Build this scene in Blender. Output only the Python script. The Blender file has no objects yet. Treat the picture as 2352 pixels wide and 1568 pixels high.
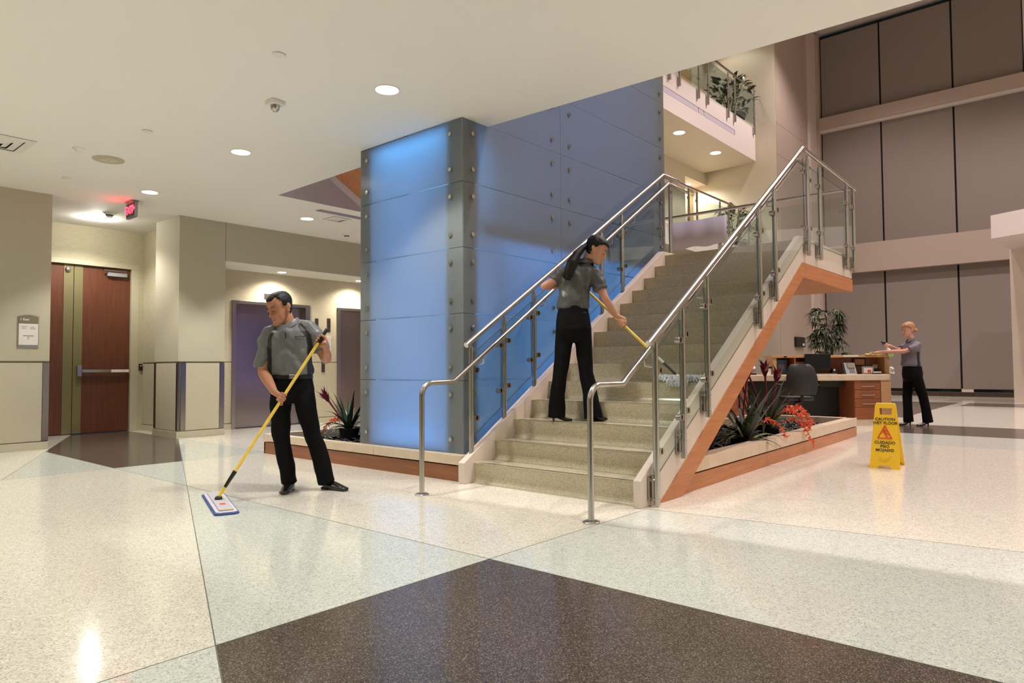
import bpy, bmesh, math, random
from mathutils import Vector, Matrix
random.seed(7)
SC = bpy.context.scene
COL = SC.collection
PI = math.pi
# overall light levels
EXPOSURE = 0.22
LOBK = 1.9      # lobby lamps
ATK = 2.4       # atrium lamps
BLUEK = 1.9     # tower LED

# ------------------------------------------------------------------ camera
cam_d = bpy.data.cameras.new('camera')
cam_d.sensor_width = 36.0
cam_d.lens = 24.15
cam_d.clip_start = 0.05
cam_d.clip_end = 200
cam = bpy.data.objects.new('camera', cam_d)
COL.objects.link(cam)
cam.matrix_world = Matrix(((0.653772, -0.024445, -0.756296, 0.0),
                           (-0.756665, -0.029389, -0.653142, 0.0),
                           (-0.006261, 0.999269, -0.037710, 1.034),
                           (0, 0, 0, 1)))
SC.camera = cam
# ------------------------------------------------------------------ world (night outside), exposure
w = bpy.data.worlds.new('night'); SC.world = w; w.use_nodes = True
w.node_tree.nodes['Background'].inputs[0].default_value = (0.010, 0.016, 0.03, 1)
w.node_tree.nodes['Background'].inputs[1].default_value = 1.0
vs = SC.view_settings
vs.view_transform = 'Standard'; vs.look = 'None'; vs.gamma = 1.0; vs.exposure = EXPOSURE
vs.use_curve_mapping = False
SC.cycles.max_bounces = 8
SC.cycles.diffuse_bounces = 4
SC.cycles.glossy_bounces = 3
SC.cycles.transmission_bounces = 4
SC.cycles.transparent_max_bounces = 14
SC.cycles.use_adaptive_sampling = True
SC.cycles.adaptive_threshold = 0.035
SC.cycles.caustics_reflective = False
SC.cycles.caustics_refractive = False
SC.cycles.sample_clamp_indirect = 6.0
LOBBY = (1.0, 0.975, 0.925)      # warm greenish lobby lamps
ATRIUM = (1.0, 0.86, 0.85)     # pinkish atrium lamps
BLUE = (0.10, 0.40, 1.0)

# ------------------------------------------------------------------ materials
MATS = {}
def nodes(name):
    m = bpy.data.materials.new(name); m.use_nodes = True
    MATS[name] = m
    nt = m.node_tree
    return m, nt, nt.nodes['Principled BSDF']
def pmat(name, col, rough=0.5, metal=0.0, spec=0.5, noise=0.0, nscale=20, bump=0.0, bscale=200, emit=None, estr=0, coat=0.0):
    m, nt, b = nodes(name)
    c = (*col, 1)
    b.inputs['Base Color'].default_value = c
    b.inputs['Roughness'].default_value = rough
    b.inputs['Metallic'].default_value = metal
    b.inputs['Specular IOR Level'].default_value = spec
    b.inputs['Coat Weight'].default_value = coat
    if emit:
        b.inputs['Emission Color'].default_value = (*emit, 1)
        b.inputs['Emission Strength'].default_value = estr
    tc = nt.nodes.new('ShaderNodeTexCoord')
    if noise:
        n = nt.nodes.new('ShaderNodeTexNoise'); n.inputs['Scale'].default_value = nscale; n.inputs['Detail'].default_value = 4
        nt.links.new(tc.outputs['Object'], n.inputs['Vector'])
        r = nt.nodes.new('ShaderNodeMapRange')
        r.inputs[3].default_value = 1 - noise; r.inputs[4].default_value = 1 + noise
        nt.links.new(n.outputs[0], r.inputs[0])
        mx = nt.nodes.new('ShaderNodeVectorMath'); mx.operation = 'SCALE'
        mx.inputs[0].default_value = col
        nt.links.new(r.outputs[0], mx.inputs['Scale'])
        nt.links.new(mx.outputs[0], b.inputs['Base Color'])
    if bump:
        n2 = nt.nodes.new('ShaderNodeTexNoise'); n2.inputs['Scale'].default_value = bscale; n2.inputs['Detail'].default_value = 3
        nt.links.new(tc.outputs['Object'], n2.inputs['Vector'])
        bp = nt.nodes.new('ShaderNodeBump'); bp.inputs['Strength'].default_value = bump; bp.inputs['Distance'].default_value = 0.004
        nt.links.new(n2.outputs[0], bp.inputs['Height']); nt.links.new(bp.outputs[0], b.inputs['Normal'])
    return m
def terrazzo(name, base, chips, scale=190, rough=0.11, frac=0.3, spec=0.5):
    """polished terrazzo: base binder with marble chips of several colours"""
    m, nt, b = nodes(name)
    tc = nt.nodes.new('ShaderNodeTexCoord')
    v = nt.nodes.new('ShaderNodeTexVoronoi'); v.inputs['Scale'].default_value = scale
    nt.links.new(tc.outputs['Object'], v.inputs['Vector'])
    sp = nt.nodes.new('ShaderNodeSeparateColor'); nt.links.new(v.outputs['Color'], sp.inputs[0])
    rp = nt.nodes.new('ShaderNodeValToRGB'); rp.color_ramp.interpolation = 'CONSTANT'
    el = rp.color_ramp.elements
    el[0].position = 0; el[0].color = (*chips[0], 1)
    el[1].position = frac / len(chips); el[1].color = (*(chips[1] if len(chips) > 1 else base), 1)
    for i in range(2, len(chips)):
        e = el.new(frac * i / len(chips)); e.color = (*chips[i], 1)
    e = el.new(frac); e.color = (*base, 1)
    e = el.new(0.5 + frac / 2); e.color = (*[min(1, c * 1.10) for c in base], 1)
    nt.links.new(sp.outputs[0], rp.inputs[0])
    # chips smaller than their cells: blend to binder near the cell edge
    v2 = nt.nodes.new('ShaderNodeTexVoronoi'); v2.inputs['Scale'].default_value = scale * 0.45
    nt.links.new(tc.outputs['Object'], v2.inputs['Vector'])
    sp2 = nt.nodes.new('ShaderNodeSeparateColor'); nt.links.new(v2.outputs['Color'], sp2.inputs[0])
    mr = nt.nodes.new('ShaderNodeMapRange'); mr.inputs[3].default_value = 0.90; mr.inputs[4].default_value = 1.08
    nt.links.new(sp2.outputs[1], mr.inputs[0])
    mx = nt.nodes.new('ShaderNodeVectorMath'); mx.operation = 'SCALE'
    nt.links.new(rp.outputs[0], mx.inputs[0]); nt.links.new(mr.outputs[0], mx.inputs['Scale'])
    nt.links.new(mx.outputs[0], b.inputs['Base Color'])
    b.inputs['Roughness'].default_value = rough
    b.inputs['Specular IOR Level'].default_value = spec
    return m
def wood(name, c1, c2, axis='X', scale=6, rough=0.4):
    m, nt, b = nodes(name)
    tc = nt.nodes.new('ShaderNodeTexCoord')
    mp = nt.nodes.new('ShaderNodeMapping')
    s = {'X': (0.5, 9, 9), 'Y': (9, 0.5, 9), 'Z': (9, 9, 0.5)}[axis]
    mp.inputs['Scale'].default_value = s
    nt.links.new(tc.outputs['Object'], mp.inputs[0])
    n = nt.nodes.new('ShaderNodeTexNoise'); n.inputs['Scale'].default_value = scale; n.inputs['Detail'].default_value = 6
    n.inputs['Distortion'].default_value = 0.6
    nt.links.new(mp.outputs[0], n.inputs['Vector'])
    rp = nt.nodes.new('ShaderNodeValToRGB')
    rp.color_ramp.elements[0].position = 0.3; rp.color_ramp.elements[0].color = (*c1, 1)
    rp.color_ramp.elements[1].position = 0.7; rp.color_ramp.elements[1].color = (*c2, 1)
    nt.links.new(n.outputs[0], rp.inputs[0]); nt.links.new(rp.outputs[0], b.inputs['Base Color'])
    b.inputs['Roughness'].default_value = rough
    return m
def fabric_wall(name, col):
    """wallcovering with fine horizontal slubs"""
    m, nt, b = nodes(name)
    tc = nt.nodes.new('ShaderNodeTexCoord'); mp = nt.nodes.new('ShaderNodeMapping')
    mp.inputs['Scale'].default_value = (4, 4, 60)
    nt.links.new(tc.outputs['Object'], mp.inputs[0])
    n = nt.nodes.new('ShaderNodeTexNoise'); n.inputs['Scale'].default_value = 2.2; n.inputs['Detail'].default_value = 5
    nt.links.new(mp.outputs[0], n.inputs['Vector'])
    r = nt.nodes.new('ShaderNodeMapRange'); r.inputs[1].default_value = 0.3; r.inputs[2].default_value = 0.7; r.inputs[3].default_value = 0.84; r.inputs[4].default_value = 1.12
    nt.links.new(n.outputs[0], r.inputs[0])
    mx = nt.nodes.new('ShaderNodeVectorMath'); mx.operation = 'SCALE'; mx.inputs[0].default_value = col
    nt.links.new(r.outputs[0], mx.inputs['Scale']); nt.links.new(mx.outputs[0], b.inputs['Base Color'])
    bp = nt.nodes.new('ShaderNodeBump'); bp.inputs['Strength'].default_value = 0.35; bp.inputs['Distance'].default_value = 0.006
    nt.links.new(n.outputs[0], bp.inputs['Height']); nt.links.new(bp.outputs[0], b.inputs['Normal'])
    b.inputs['Roughness'].default_value = 0.7
    return m
def clear_glass(name, tint=(0.93, 0.97, 0.95), refl=1.0):
    m = bpy.data.materials.new(name); m.use_nodes = True; MATS[name] = m
    nt = m.node_tree; nt.nodes.clear()
    o = nt.nodes.new('ShaderNodeOutputMaterial'); t = nt.nodes.new('ShaderNodeBsdfTransparent'); g = nt.nodes.new('ShaderNodeBsdfGlossy')
    t.inputs[0].default_value = (*tint, 1); g.inputs['Roughness'].default_value = 0.01
    lw = nt.nodes.new('ShaderNodeLayerWeight'); lw.inputs[0].default_value = 0.5      # facing: same from both sides of the pane
    pw = nt.nodes.new('ShaderNodeMath'); pw.operation = 'POWER'; pw.inputs[1].default_value = 4.0
    nt.links.new(lw.outputs['Facing'], pw.inputs[0])
    mu = nt.nodes.new('ShaderNodeMath'); mu.operation = 'MULTIPLY_ADD'; mu.inputs[1].default_value = 0.5 * refl; mu.inputs[2].default_value = 0.035 * refl
    nt.links.new(pw.outputs[0], mu.inputs[0])
    mix = nt.nodes.new('ShaderNodeMixShader'); nt.links.new(mu.outputs[0], mix.inputs[0])
    nt.links.new(t.outputs[0], mix.inputs[1]); nt.links.new(g.outputs[0], mix.inputs[2]); nt.links.new(mix.outputs[0], o.inputs[0])
    return m
def frosted(name):
    """frosted backlit glass: translucent sheet with a satin face"""
    m = bpy.data.materials.new(name); m.use_nodes = True; MATS[name] = m
    nt = m.node_tree; nt.nodes.clear()
    o = nt.nodes.new('ShaderNodeOutputMaterial'); t = nt.nodes.new('ShaderNodeBsdfTranslucent'); d = nt.nodes.new('ShaderNodeBsdfDiffuse')
    g = nt.nodes.new('ShaderNodeBsdfGlossy')
    t.inputs[0].default_value = (0.80, 0.86, 0.92, 1); d.inputs[0].default_value = (0.26, 0.28, 0.28, 1)
    g.inputs['Roughness'].default_value = 0.22; g.inputs[0].default_value = (0.9, 0.95, 1, 1)
    mix = nt.nodes.new('ShaderNodeMixShader'); mix.inputs[0].default_value = 0.5
    nt.links.new(d.outputs[0], mix.inputs[1]); nt.links.new(t.outputs[0], mix.inputs[2])
    lw = nt.nodes.new('ShaderNodeLayerWeight'); lw.inputs[0].default_value = 0.35
    mu = nt.nodes.new('ShaderNodeMath'); mu.operation = 'MULTIPLY_ADD'; mu.inputs[1].default_value = 0.35; mu.inputs[2].default_value = 0.035
    nt.links.new(lw.outputs['Fresnel'], mu.inputs[0])
    mix2 = nt.nodes.new('ShaderNodeMixShader'); nt.links.new(mu.outputs[0], mix2.inputs[0])
    nt.links.new(mix.outputs[0], mix2.inputs[1]); nt.links.new(g.outputs[0], mix2.inputs[2]); nt.links.new(mix2.outputs[0], o.inputs[0])
    return m

terrazzo('terrazzo_cream', (0.76, 0.73, 0.63), [(0.46, 0.42, 0.35), (0.56, 0.51, 0.43), (0.66, 0.57, 0.44)], frac=0.17)
terrazzo('terrazzo_green', (0.64, 0.67, 0.60), [(0.38, 0.41, 0.36), (0.47, 0.50, 0.45), (0.56, 0.58, 0.51)], frac=0.16)
terrazzo('terrazzo_dark', (0.088, 0.066, 0.051), [(0.24, 0.21, 0.185), (0.13, 0.10, 0.08), (0.05, 0.036, 0.028)], frac=0.40, rough=0.16, scale=260)
terrazzo('terrazzo_step', (0.50, 0.44, 0.31), [(0.20, 0.18, 0.12), (0.34, 0.29, 0.19), (0.42, 0.36, 0.24)], frac=0.17, rough=0.2, scale=270)
pmat('divider', (0.16, 0.15, 0.12), 0.4)
pmat('substrate', (0.25, 0.23, 0.2), 0.8)
pmat('ceiling_paint', (0.84, 0.82, 0.77), 0.75, spec=0.2)
pmat('atrium_ceiling', (0.72, 0.66, 0.58), 0.8, spec=0.2)
pmat('wall_paint', (0.50, 0.46, 0.34), 0.65, spec=0.25, noise=0.03, nscale=60, bump=0.08, bscale=300)
pmat('wainscot', (0.55, 0.50, 0.37), 0.55, noise=0.05, nscale=8, spec=0.3)
pmat('reveal', (0.25, 0.21, 0.15), 0.6)
fabric_wall('wallcovering', (0.56, 0.49, 0.35))
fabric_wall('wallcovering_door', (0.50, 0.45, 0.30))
pmat('plum_paint', (0.12, 0.075, 0.12), 0.7)
pmat('column_paint', (0.46, 0.37, 0.31), 0.6, noise=0.03, nscale=5)
pmat('gallery_cream', (0.68, 0.61, 0.49), 0.6)
pmat('fascia_white', (0.80, 0.72, 0.68), 0.6)
pmat('white_metal', (0.75, 0.70, 0.64), 0.45)
pmat('stringer_white', (0.68, 0.58, 0.50), 0.45, noise=0.02)
pmat('steel', (0.55, 0.53, 0.49), 0.24, metal=1.0)
pmat('steel_brushed', (0.42, 0.38, 0.34), 0.28, metal=1.0)
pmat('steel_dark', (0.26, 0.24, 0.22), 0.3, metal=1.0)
pmat('elevator_steel', (0.36, 0.31, 0.29), 0.22, metal=1.0, noise=0.04, nscale=3)
pmat('olive_metal', (0.20, 0.17, 0.075), 0.5, metal=0.2)
wood('door_wood', (0.10, 0.028, 0.012), (0.15, 0.048, 0.020), 'Z', 5)
wood('cherry', (0.42, 0.15, 0.05), (0.55, 0.22, 0.085), 'X', 4, 0.35)
wood('cherry_dark', (0.22, 0.075, 0.028), (0.32, 0.12, 0.045), 'Y', 4, 0.35)
wood('desk_wood', (0.26, 0.075, 0.03), (0.36, 0.12, 0.045), 'X', 5, 0.4)
wood('desk_top_wood', (0.52, 0.29, 0.13), (0.60, 0.36, 0.18), 'X', 4, 0.35)
pmat('travertine', (0.66, 0.53, 0.39), 0.4, noise=0.16, nscale=9)
pmat('door_frame', (0.52, 0.47, 0.34), 0.45)
pmat('black_plastic', (0.012, 0.012, 0.013), 0.35)
pmat('black_satin', (0.018, 0.016, 0.016), 0.5)
pmat('black_void', (0.004, 0.004, 0.005), 0.9)
pmat('white_plastic', (0.78, 0.76, 0.70), 0.45)
pmat('grey_plastic', (0.30, 0.30, 0.31), 0.45)
pmat('blind', (0.27, 0.228, 0.202), 0.8, spec=0.15, noise=0.04, nscale=40, bump=0.1, bscale=500)
pmat('tile_brown', (0.055, 0.036, 0.028), 0.3, noise=0.2, nscale=6)
pmat('night_glass', (0.01, 0.03, 0.045), 0.05)
pmat('lamp_lens', (0.9, 0.9, 0.9), 0.5, emit=(1.0, 0.98, 0.93), estr=9.0)
pmat('lamp_lens_pink', (0.9, 0.9, 0.9), 0.5, emit=(1.0, 0.95, 0.92), estr=9.0)
pmat('exit_red', (0.9, 0.05, 0.03), 0.4, emit=(1.0, 0.03, 0.06), estr=4.5)
pmat('led_red', (0.9, 0.05, 0.05), 0.4, emit=(1.0, 0.05, 0.15), estr=5)
pmat('yellow_plastic', (0.95, 0.62, 0.02), 0.35, spec=0.5)
pmat('yellow_pole', (0.93, 0.66, 0.09), 0.3)
pmat('ink_black', (0.02, 0.018, 0.01), 0.5)
pmat('sign_red', (0.75, 0.06, 0.02), 0.4)
pmat('paper', (0.75, 0.71, 0.65), 0.7)
pmat('ink_grey', (0.30, 0.27, 0.25), 0.7)
pmat('ink_tan', (0.42, 0.32, 0.12), 0.7)
pmat('sign_olive', (0.20, 0.17, 0.10), 0.5)
pmat('sign_frame', (0.33, 0.30, 0.31), 0.4, metal=0.5)
pmat('pebble', (0.020, 0.019, 0.020), 0.22, noise=0.4, nscale=30)
pmat('soil', (0.012, 0.010, 0.009), 0.9)
pmat('leaf', (0.035, 0.07, 0.030), 0.4, noise=0.25, nscale=15)
pmat('leaf_pale', (0.22, 0.25, 0.09), 0.45, noise=0.2, nscale=10)
pmat('leaf_dark', (0.018, 0.028, 0.014), 0.45, noise=0.25, nscale=15)
pmat('palm_leaf', (0.055, 0.070, 0.030), 0.45, noise=0.3, nscale=12)
pmat('petal_red', (0.16, 0.008, 0.018), 0.45)
pmat('petal_coral', (0.75, 0.13, 0.055), 0.5)
pmat('petal_white', (0.75, 0.75, 0.66), 0.5)
pmat('banner', (0.60, 0.55, 0.66), 0.55)
pmat('mop_blue', (0.03, 0.09, 0.28), 0.8)
pmat('plate_grey', (0.50, 0.50, 0.53), 0.5)
pmat('mop_grey', (0.66, 0.67, 0.70), 0.9, noise=0.5, nscale=120)
pmat('cleaner_green', (0.45, 0.75, 0.22), 0.2)
pmat('bottle_clear', (0.75, 0.75, 0.66), 0.2)
pmat('cloth_yellow', (0.85, 0.72, 0.20), 0.9)
frosted('frosted')
clear_glass('glass')
pmat('plaque_blue', (0.05, 0.10, 0.17), 0.4)
clear_glass('glass_blueish', (0.80, 0.86, 0.86))
pmat('glass_edge', (0.006, 0.05, 0.042), 0.5, spec=0.2)
M = MATS

# ------------------------------------------------------------------ geometry helpers
OFF = {}
class MB:
    def __init__(s): s.v = []; s.f = []
    def add(s, v, f):
        o = len(s.v); s.v += [tuple(p) for p in v]; s.f += [tuple(i + o for i in q) for q in f]; return s
    def box(s, x0, y0, z0, x1, y1, z1):
        x0, x1 = min(x0, x1), max(x0, x1); y0, y1 = min(y0, y1), max(y0, y1); z0, z1 = min(z0, z1), max(z0, z1)
        return s.add([(x0, y0, z0), (x1, y0, z0), (x1, y1, z0), (x0, y1, z0), (x0, y0, z1), (x1, y0, z1), (x1, y1, z1), (x0, y1, z1)],
                     [(0, 3, 2, 1), (4, 5, 6, 7), (0, 1, 5, 4), (1, 2, 6, 5), (2, 3, 7, 6), (3, 0, 4, 7)])
    def prism(s, pts, ext):
        pts = [Vector(p) for p in pts]; e = Vector(ext); n = len(pts)
        nrm = Vector((0, 0, 0))
        for i in range(n): nrm += pts[i].cross(pts[(i + 1) % n])
        if nrm.dot(e) < 0: pts.reverse()
        v = pts + [p + e for p in pts]
        f = [tuple(reversed(range(n))), tuple(range(n, 2 * n))] + [(i, (i + 1) % n, n + (i + 1) % n, n + i) for i in range(n)]
        return s.add(v, f)
    def cyl(s, p0, p1, r0, r1=None, n=14, caps=True):
        return s.tube([p0, p1], [r0, r0 if r1 is None else r1], n, caps)
    def tube(s, pts, r, n=12, caps=True, flat=1.0, up=None, closed=False):
        pts = [Vector(p) for p in pts]; k = len(pts)
        rr = list(r) if isinstance(r, (list, tuple)) else [r] * k
        rings = []; prev = None
        for i, p in enumerate(pts):
            a = pts[i] - pts[i - 1] if i > 0 else None
            b = pts[i + 1] - pts[i] if i < k - 1 else None
            if a is not None and a.length > 1e-9: a = a.normalized()
            if b is not None and b.length > 1e-9: b = b.normalized()
            t = (a if b is None else b if a is None else (a + b))
            if t.length < 1e-6: t = b
            t = t.normalized()
            sc = 1.0
            if a is not None and b is not None:
                c = max(0.35, math.sqrt(max(0.0, (1 + a.dot(b)) / 2))); sc = 1 / c
            if prev is None:
                u = Vector(up) if up else (Vector((0, 0, 1)) if abs(t.z) < 0.9 else Vector((1, 0, 0)))
            else: u = prev
            u = (u - t * u.dot(t))
            if u.length < 1e-6: u = t.orthogonal()
            u = u.normalized(); w_ = t.cross(u).normalized(); prev = u
            # mitre: stretch along bend plane
            bd = None
            if a is not None and b is not None:
                bd = (b - a); bd = bd.normalized() if bd.length > 1e-4 else None
            ring = []
            for j in range(n):
                an = 2 * PI * j / n
                q = u * math.cos(an) * rr[i] * flat + w_ * math.sin(an) * rr[i]
                if bd is not None: q += bd * q.dot(bd) * (sc - 1)
                ring.append(p + q)
            rings.append(ring)
        v = [q for rg in rings for q in rg]; f = []
        for i in range(k - 1):
            for j in range(n):
                f.append((i * n + j, i * n + (j + 1) % n, (i + 1) * n + (j + 1) % n, (i + 1) * n + j))
        if caps:
            f.append(tuple(reversed(range(n)))); f.append(tuple(range((k - 1) * n, k * n)))
        return s.add(v, f)
    def lathe(s, prof, c=(0, 0, 0), n=24, axis=None):
        c = Vector(c); v = []; f = []
        Q = Matrix.Identity(3) if axis is None else Vector((0, 0, 1)).rotation_difference(Vector(axis)).to_matrix()
        for (r, z) in prof:
            for j in range(n):
                a = 2 * PI * j / n; v.append(c + Q @ Vector((r * math.cos(a), r * math.sin(a), z)))
        k = len(prof)
        for i in range(k - 1):
            for j in range(n): f.append((i * n + j, i * n + (j + 1) % n, (i + 1) * n + (j + 1) % n, (i + 1) * n + j))
        f.append(tuple(reversed(range(n)))); f.append(tuple(range((k - 1) * n, k * n)))
        return s.add(v, f)
    def ball(s, c, r, n=12, m=8, rot=None):
        c = Vector(c); r = r if isinstance(r, (list, tuple)) else (r, r, r); v = []; f = []
        for i in range(m + 1):
            th = PI * i / m
            for j in range(n):
                a = 2 * PI * j / n
                p = Vector((r[0] * math.sin(th) * math.cos(a), r[1] * math.sin(th) * math.sin(a), r[2] * math.cos(th)))
                if rot is not None: p = rot @ p
                v.append(c + p)
        for i in range(m):
            for j in range(n): f.append((i * n + j, (i + 1) * n + j, (i + 1) * n + (j + 1) % n, i * n + (j + 1) % n))
        return s.add(v, f)
    def loft(s, rings, caps=True):
        n = len(rings[0]); v = [q for r in rings for q in r]; f = []
        for i in range(len(rings) - 1):
            for j in range(n): f.append((i * n + j, i * n + (j + 1) % n, (i + 1) * n + (j + 1) % n, (i + 1) * n + j))
        if caps: f.append(tuple(reversed(range(n)))); f.append(tuple(range((len(rings) - 1) * n, len(rings) * n)))
        return s.add(v, f)
    def mesh(s, name, off=(0, 0, 0), mat=None, smooth=None):
        me = bpy.data.meshes.new(name)
        o = Vector(off)
        me.from_pydata([tuple(Vector(p) - o) for p in s.v], [], s.f); me.validate(); me.update()
        if mat: me.materials.append(M[mat] if isinstance(mat, str) else mat)
        if smooth is not None:
            me.shade_smooth()
            if smooth < 180: me.set_sharp_from_angle(angle=math.radians(smooth))
        return me
    def build(s, name, mat, parent=None, smooth=None, label=None, bevel=0):
        off = OFF.get(parent.name, Vector((0, 0, 0))) if parent else Vector((0, 0, 0))
        ob = bpy.data.objects.new(name, s.mesh(name, off, mat, smooth)); COL.objects.link(ob)
        if parent: ob.parent = parent; OFF[ob.name] = off
        if label: ob['label'] = label
        if bevel:
            md = ob.modifiers.new('bevel', 'BEVEL'); md.width = bevel; md.segments = 2; md.limit_method = 'ANGLE'
        return ob
def tag(o, label=None, cat=None, group=None, kind=None):
    if label: o['label'] = label
    if cat: o['category'] = cat
    if group: o['group'] = group
    if kind: o['kind'] = kind
    return o
def thing(name, label, cat, loc=(0, 0, 0), rotz=0.0, group=None, local=False):
    """Empty at the thing's base; parts are given in world coordinates unless local"""
    o = bpy.data.objects.new(name, None); COL.objects.link(o); o.empty_display_size = 0.1
    o.location = loc; o.rotation_euler = (0, 0, rotz)
    OFF[o.name] = Vector((0, 0, 0)) if local else Vector(loc)
    return tag(o, label, cat, group)
def sroot(name, loc=(0, 0, 0)):
    o = bpy.data.objects.new(name, None); COL.objects.link(o); o.location = loc; OFF[o.name] = Vector(loc); o.empty_display_size = 0.1
    o['kind'] = 'structure'
    return o
def struct(name, mb, mat, label=None, smooth=None):
    o = mb.build(name, mat, None, smooth); o['kind'] = 'structure'
    if label: o['label'] = label
    return o
def copy_tree(o, parent=None, loc=None, rotz=None, label=None):
    c = o.copy(); COL.objects.link(c)
    OFF[c.name] = OFF.get(o.name, Vector((0, 0, 0)))
    if parent is not None: c.parent = parent
    if loc is not None: c.location = loc
    if rotz is not None: c.rotation_euler = (0, 0, rotz)
    if label: c['label'] = label
    for ch in list(o.children): copy_tree(ch, c)
    return c
def text_mesh(body, size, depth=0.001, shear=0.0, align='CENTER', space=1.0, bold=0.0):
    cu = bpy.data.curves.new('txt', 'FONT'); cu.body = body; cu.size = size; cu.extrude = depth; cu.align_x = align; cu.align_y = 'CENTER'; cu.shear = shear
    cu.space_character = space; cu.offset = bold; cu.resolution_u = 3
    ob = bpy.data.objects.new('txt', cu); COL.objects.link(ob)
    bpy.context.view_layer.update()
    me0 = bpy.data.meshes.new_from_object(ob.evaluated_get(bpy.context.evaluated_depsgraph_get()))
    v = [tuple(p.co) for p in me0.vertices]; f = [tuple(p.vertices) for p in me0.polygons]
    bpy.data.objects.remove(ob); bpy.data.curves.remove(cu); bpy.data.meshes.remove(me0)
    return v, f
def put_text(body, size, origin, xdir, ydir, mat, parent, name='lettering', depth=0.001, bold=0.0, shear=0.0, space=1.0):
    v, f = text_mesh(body, size, depth, shear, space=space, bold=bold)
    X = Vector(xdir).normalized(); Y = Vector(ydir).normalized(); Z = X.cross(Y); O = Vector(origin)
    mb = MB()
    mb.add([O + X * p[0] + Y * p[1] + Z * p[2] for p in v], f)
    return mb.build(name, mat, parent)
def light_area(name, loc, direction, sx, sy, power, col, parent=None, shape='RECTANGLE', spread=None):
    L = bpy.data.lights.new(name, 'AREA'); L.shape = shape; L.size = sx; L.size_y = sy; L.energy = power; L.color = col
    if spread: L.spread = spread
    o = bpy.data.objects.new(name, L); COL.objects.link(o)
    off = OFF.get(parent.name, Vector((0, 0, 0))) if parent else Vector((0, 0, 0))
    o.location = Vector(loc) - off
    o.rotation_euler = Vector(direction).to_track_quat('-Z', 'Y').to_euler()
    if parent: o.parent = parent
    return o
def light_spot(name, loc, direction, power, col, angle, blend, parent=None, radius=0.06):
    L = bpy.data.lights.new(name, 'SPOT'); L.energy = power; L.color = col; L.spot_size = math.radians(angle); L.spot_blend = blend; L.shadow_soft_size = radius
    o = bpy.data.objects.new(name, L); COL.objects.link(o)
    off = OFF.get(parent.name, Vector((0, 0, 0))) if parent else Vector((0, 0, 0))
    o.location = Vector(loc) - off
    o.rotation_euler = Vector(direction).to_track_quat('-Z', 'Y').to_euler()
    if parent: o.parent = parent
    return o
# ================================================================== FLOOR
ZC = 3.385      # lobby ceiling
YW = 10.612     # front plane of the left-hand walls
def L1x(y): return 1.263 + (y - 2.59) / 2.42
def L4x(y): return 1.76 + (y - 7.86) / 2.38
def XBx(y): return 4.456 + (2.51 - y) * 0.128
def floor_colour(x, y):
    if x < 7.0:
        l1 = x - L1x(y)
        if y < 2.556:
            if l1 < 0: return 'terrazzo_green'
            if x < 2.76: return 'terrazzo_dark'
            return 'terrazzo_green' if x < XBx(y) else 'terrazzo_cream'
        if y < 7.93:
            if x < 2.76: return 'terrazzo_green' if l1 > 0 else 'terrazzo_cream'
            return 'terrazzo_green' if l1 < 0 else 'terrazzo_cream'
        if x < L4x(y): return 'terrazzo_cream'
        if l1 < 0: return 'terrazzo_green' if x < 2.76 else 'terrazzo_dark'
        return 'terrazzo_green' if x < 4.5 + (y - 7.9) * 0.0156 else 'terrazzo_cream'
    if y < 2.80:
        if 10.3 < x < 11.85: return 'terrazzo_green'
        if 11.85 < x < 13.65 or 20.4 < x < 22.1: return 'terrazzo_dark'
    elif y > 3.05:
        if 15.3 < x < 22.1: return 'terrazzo_dark'
    return 'terrazzo_cream'
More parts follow.
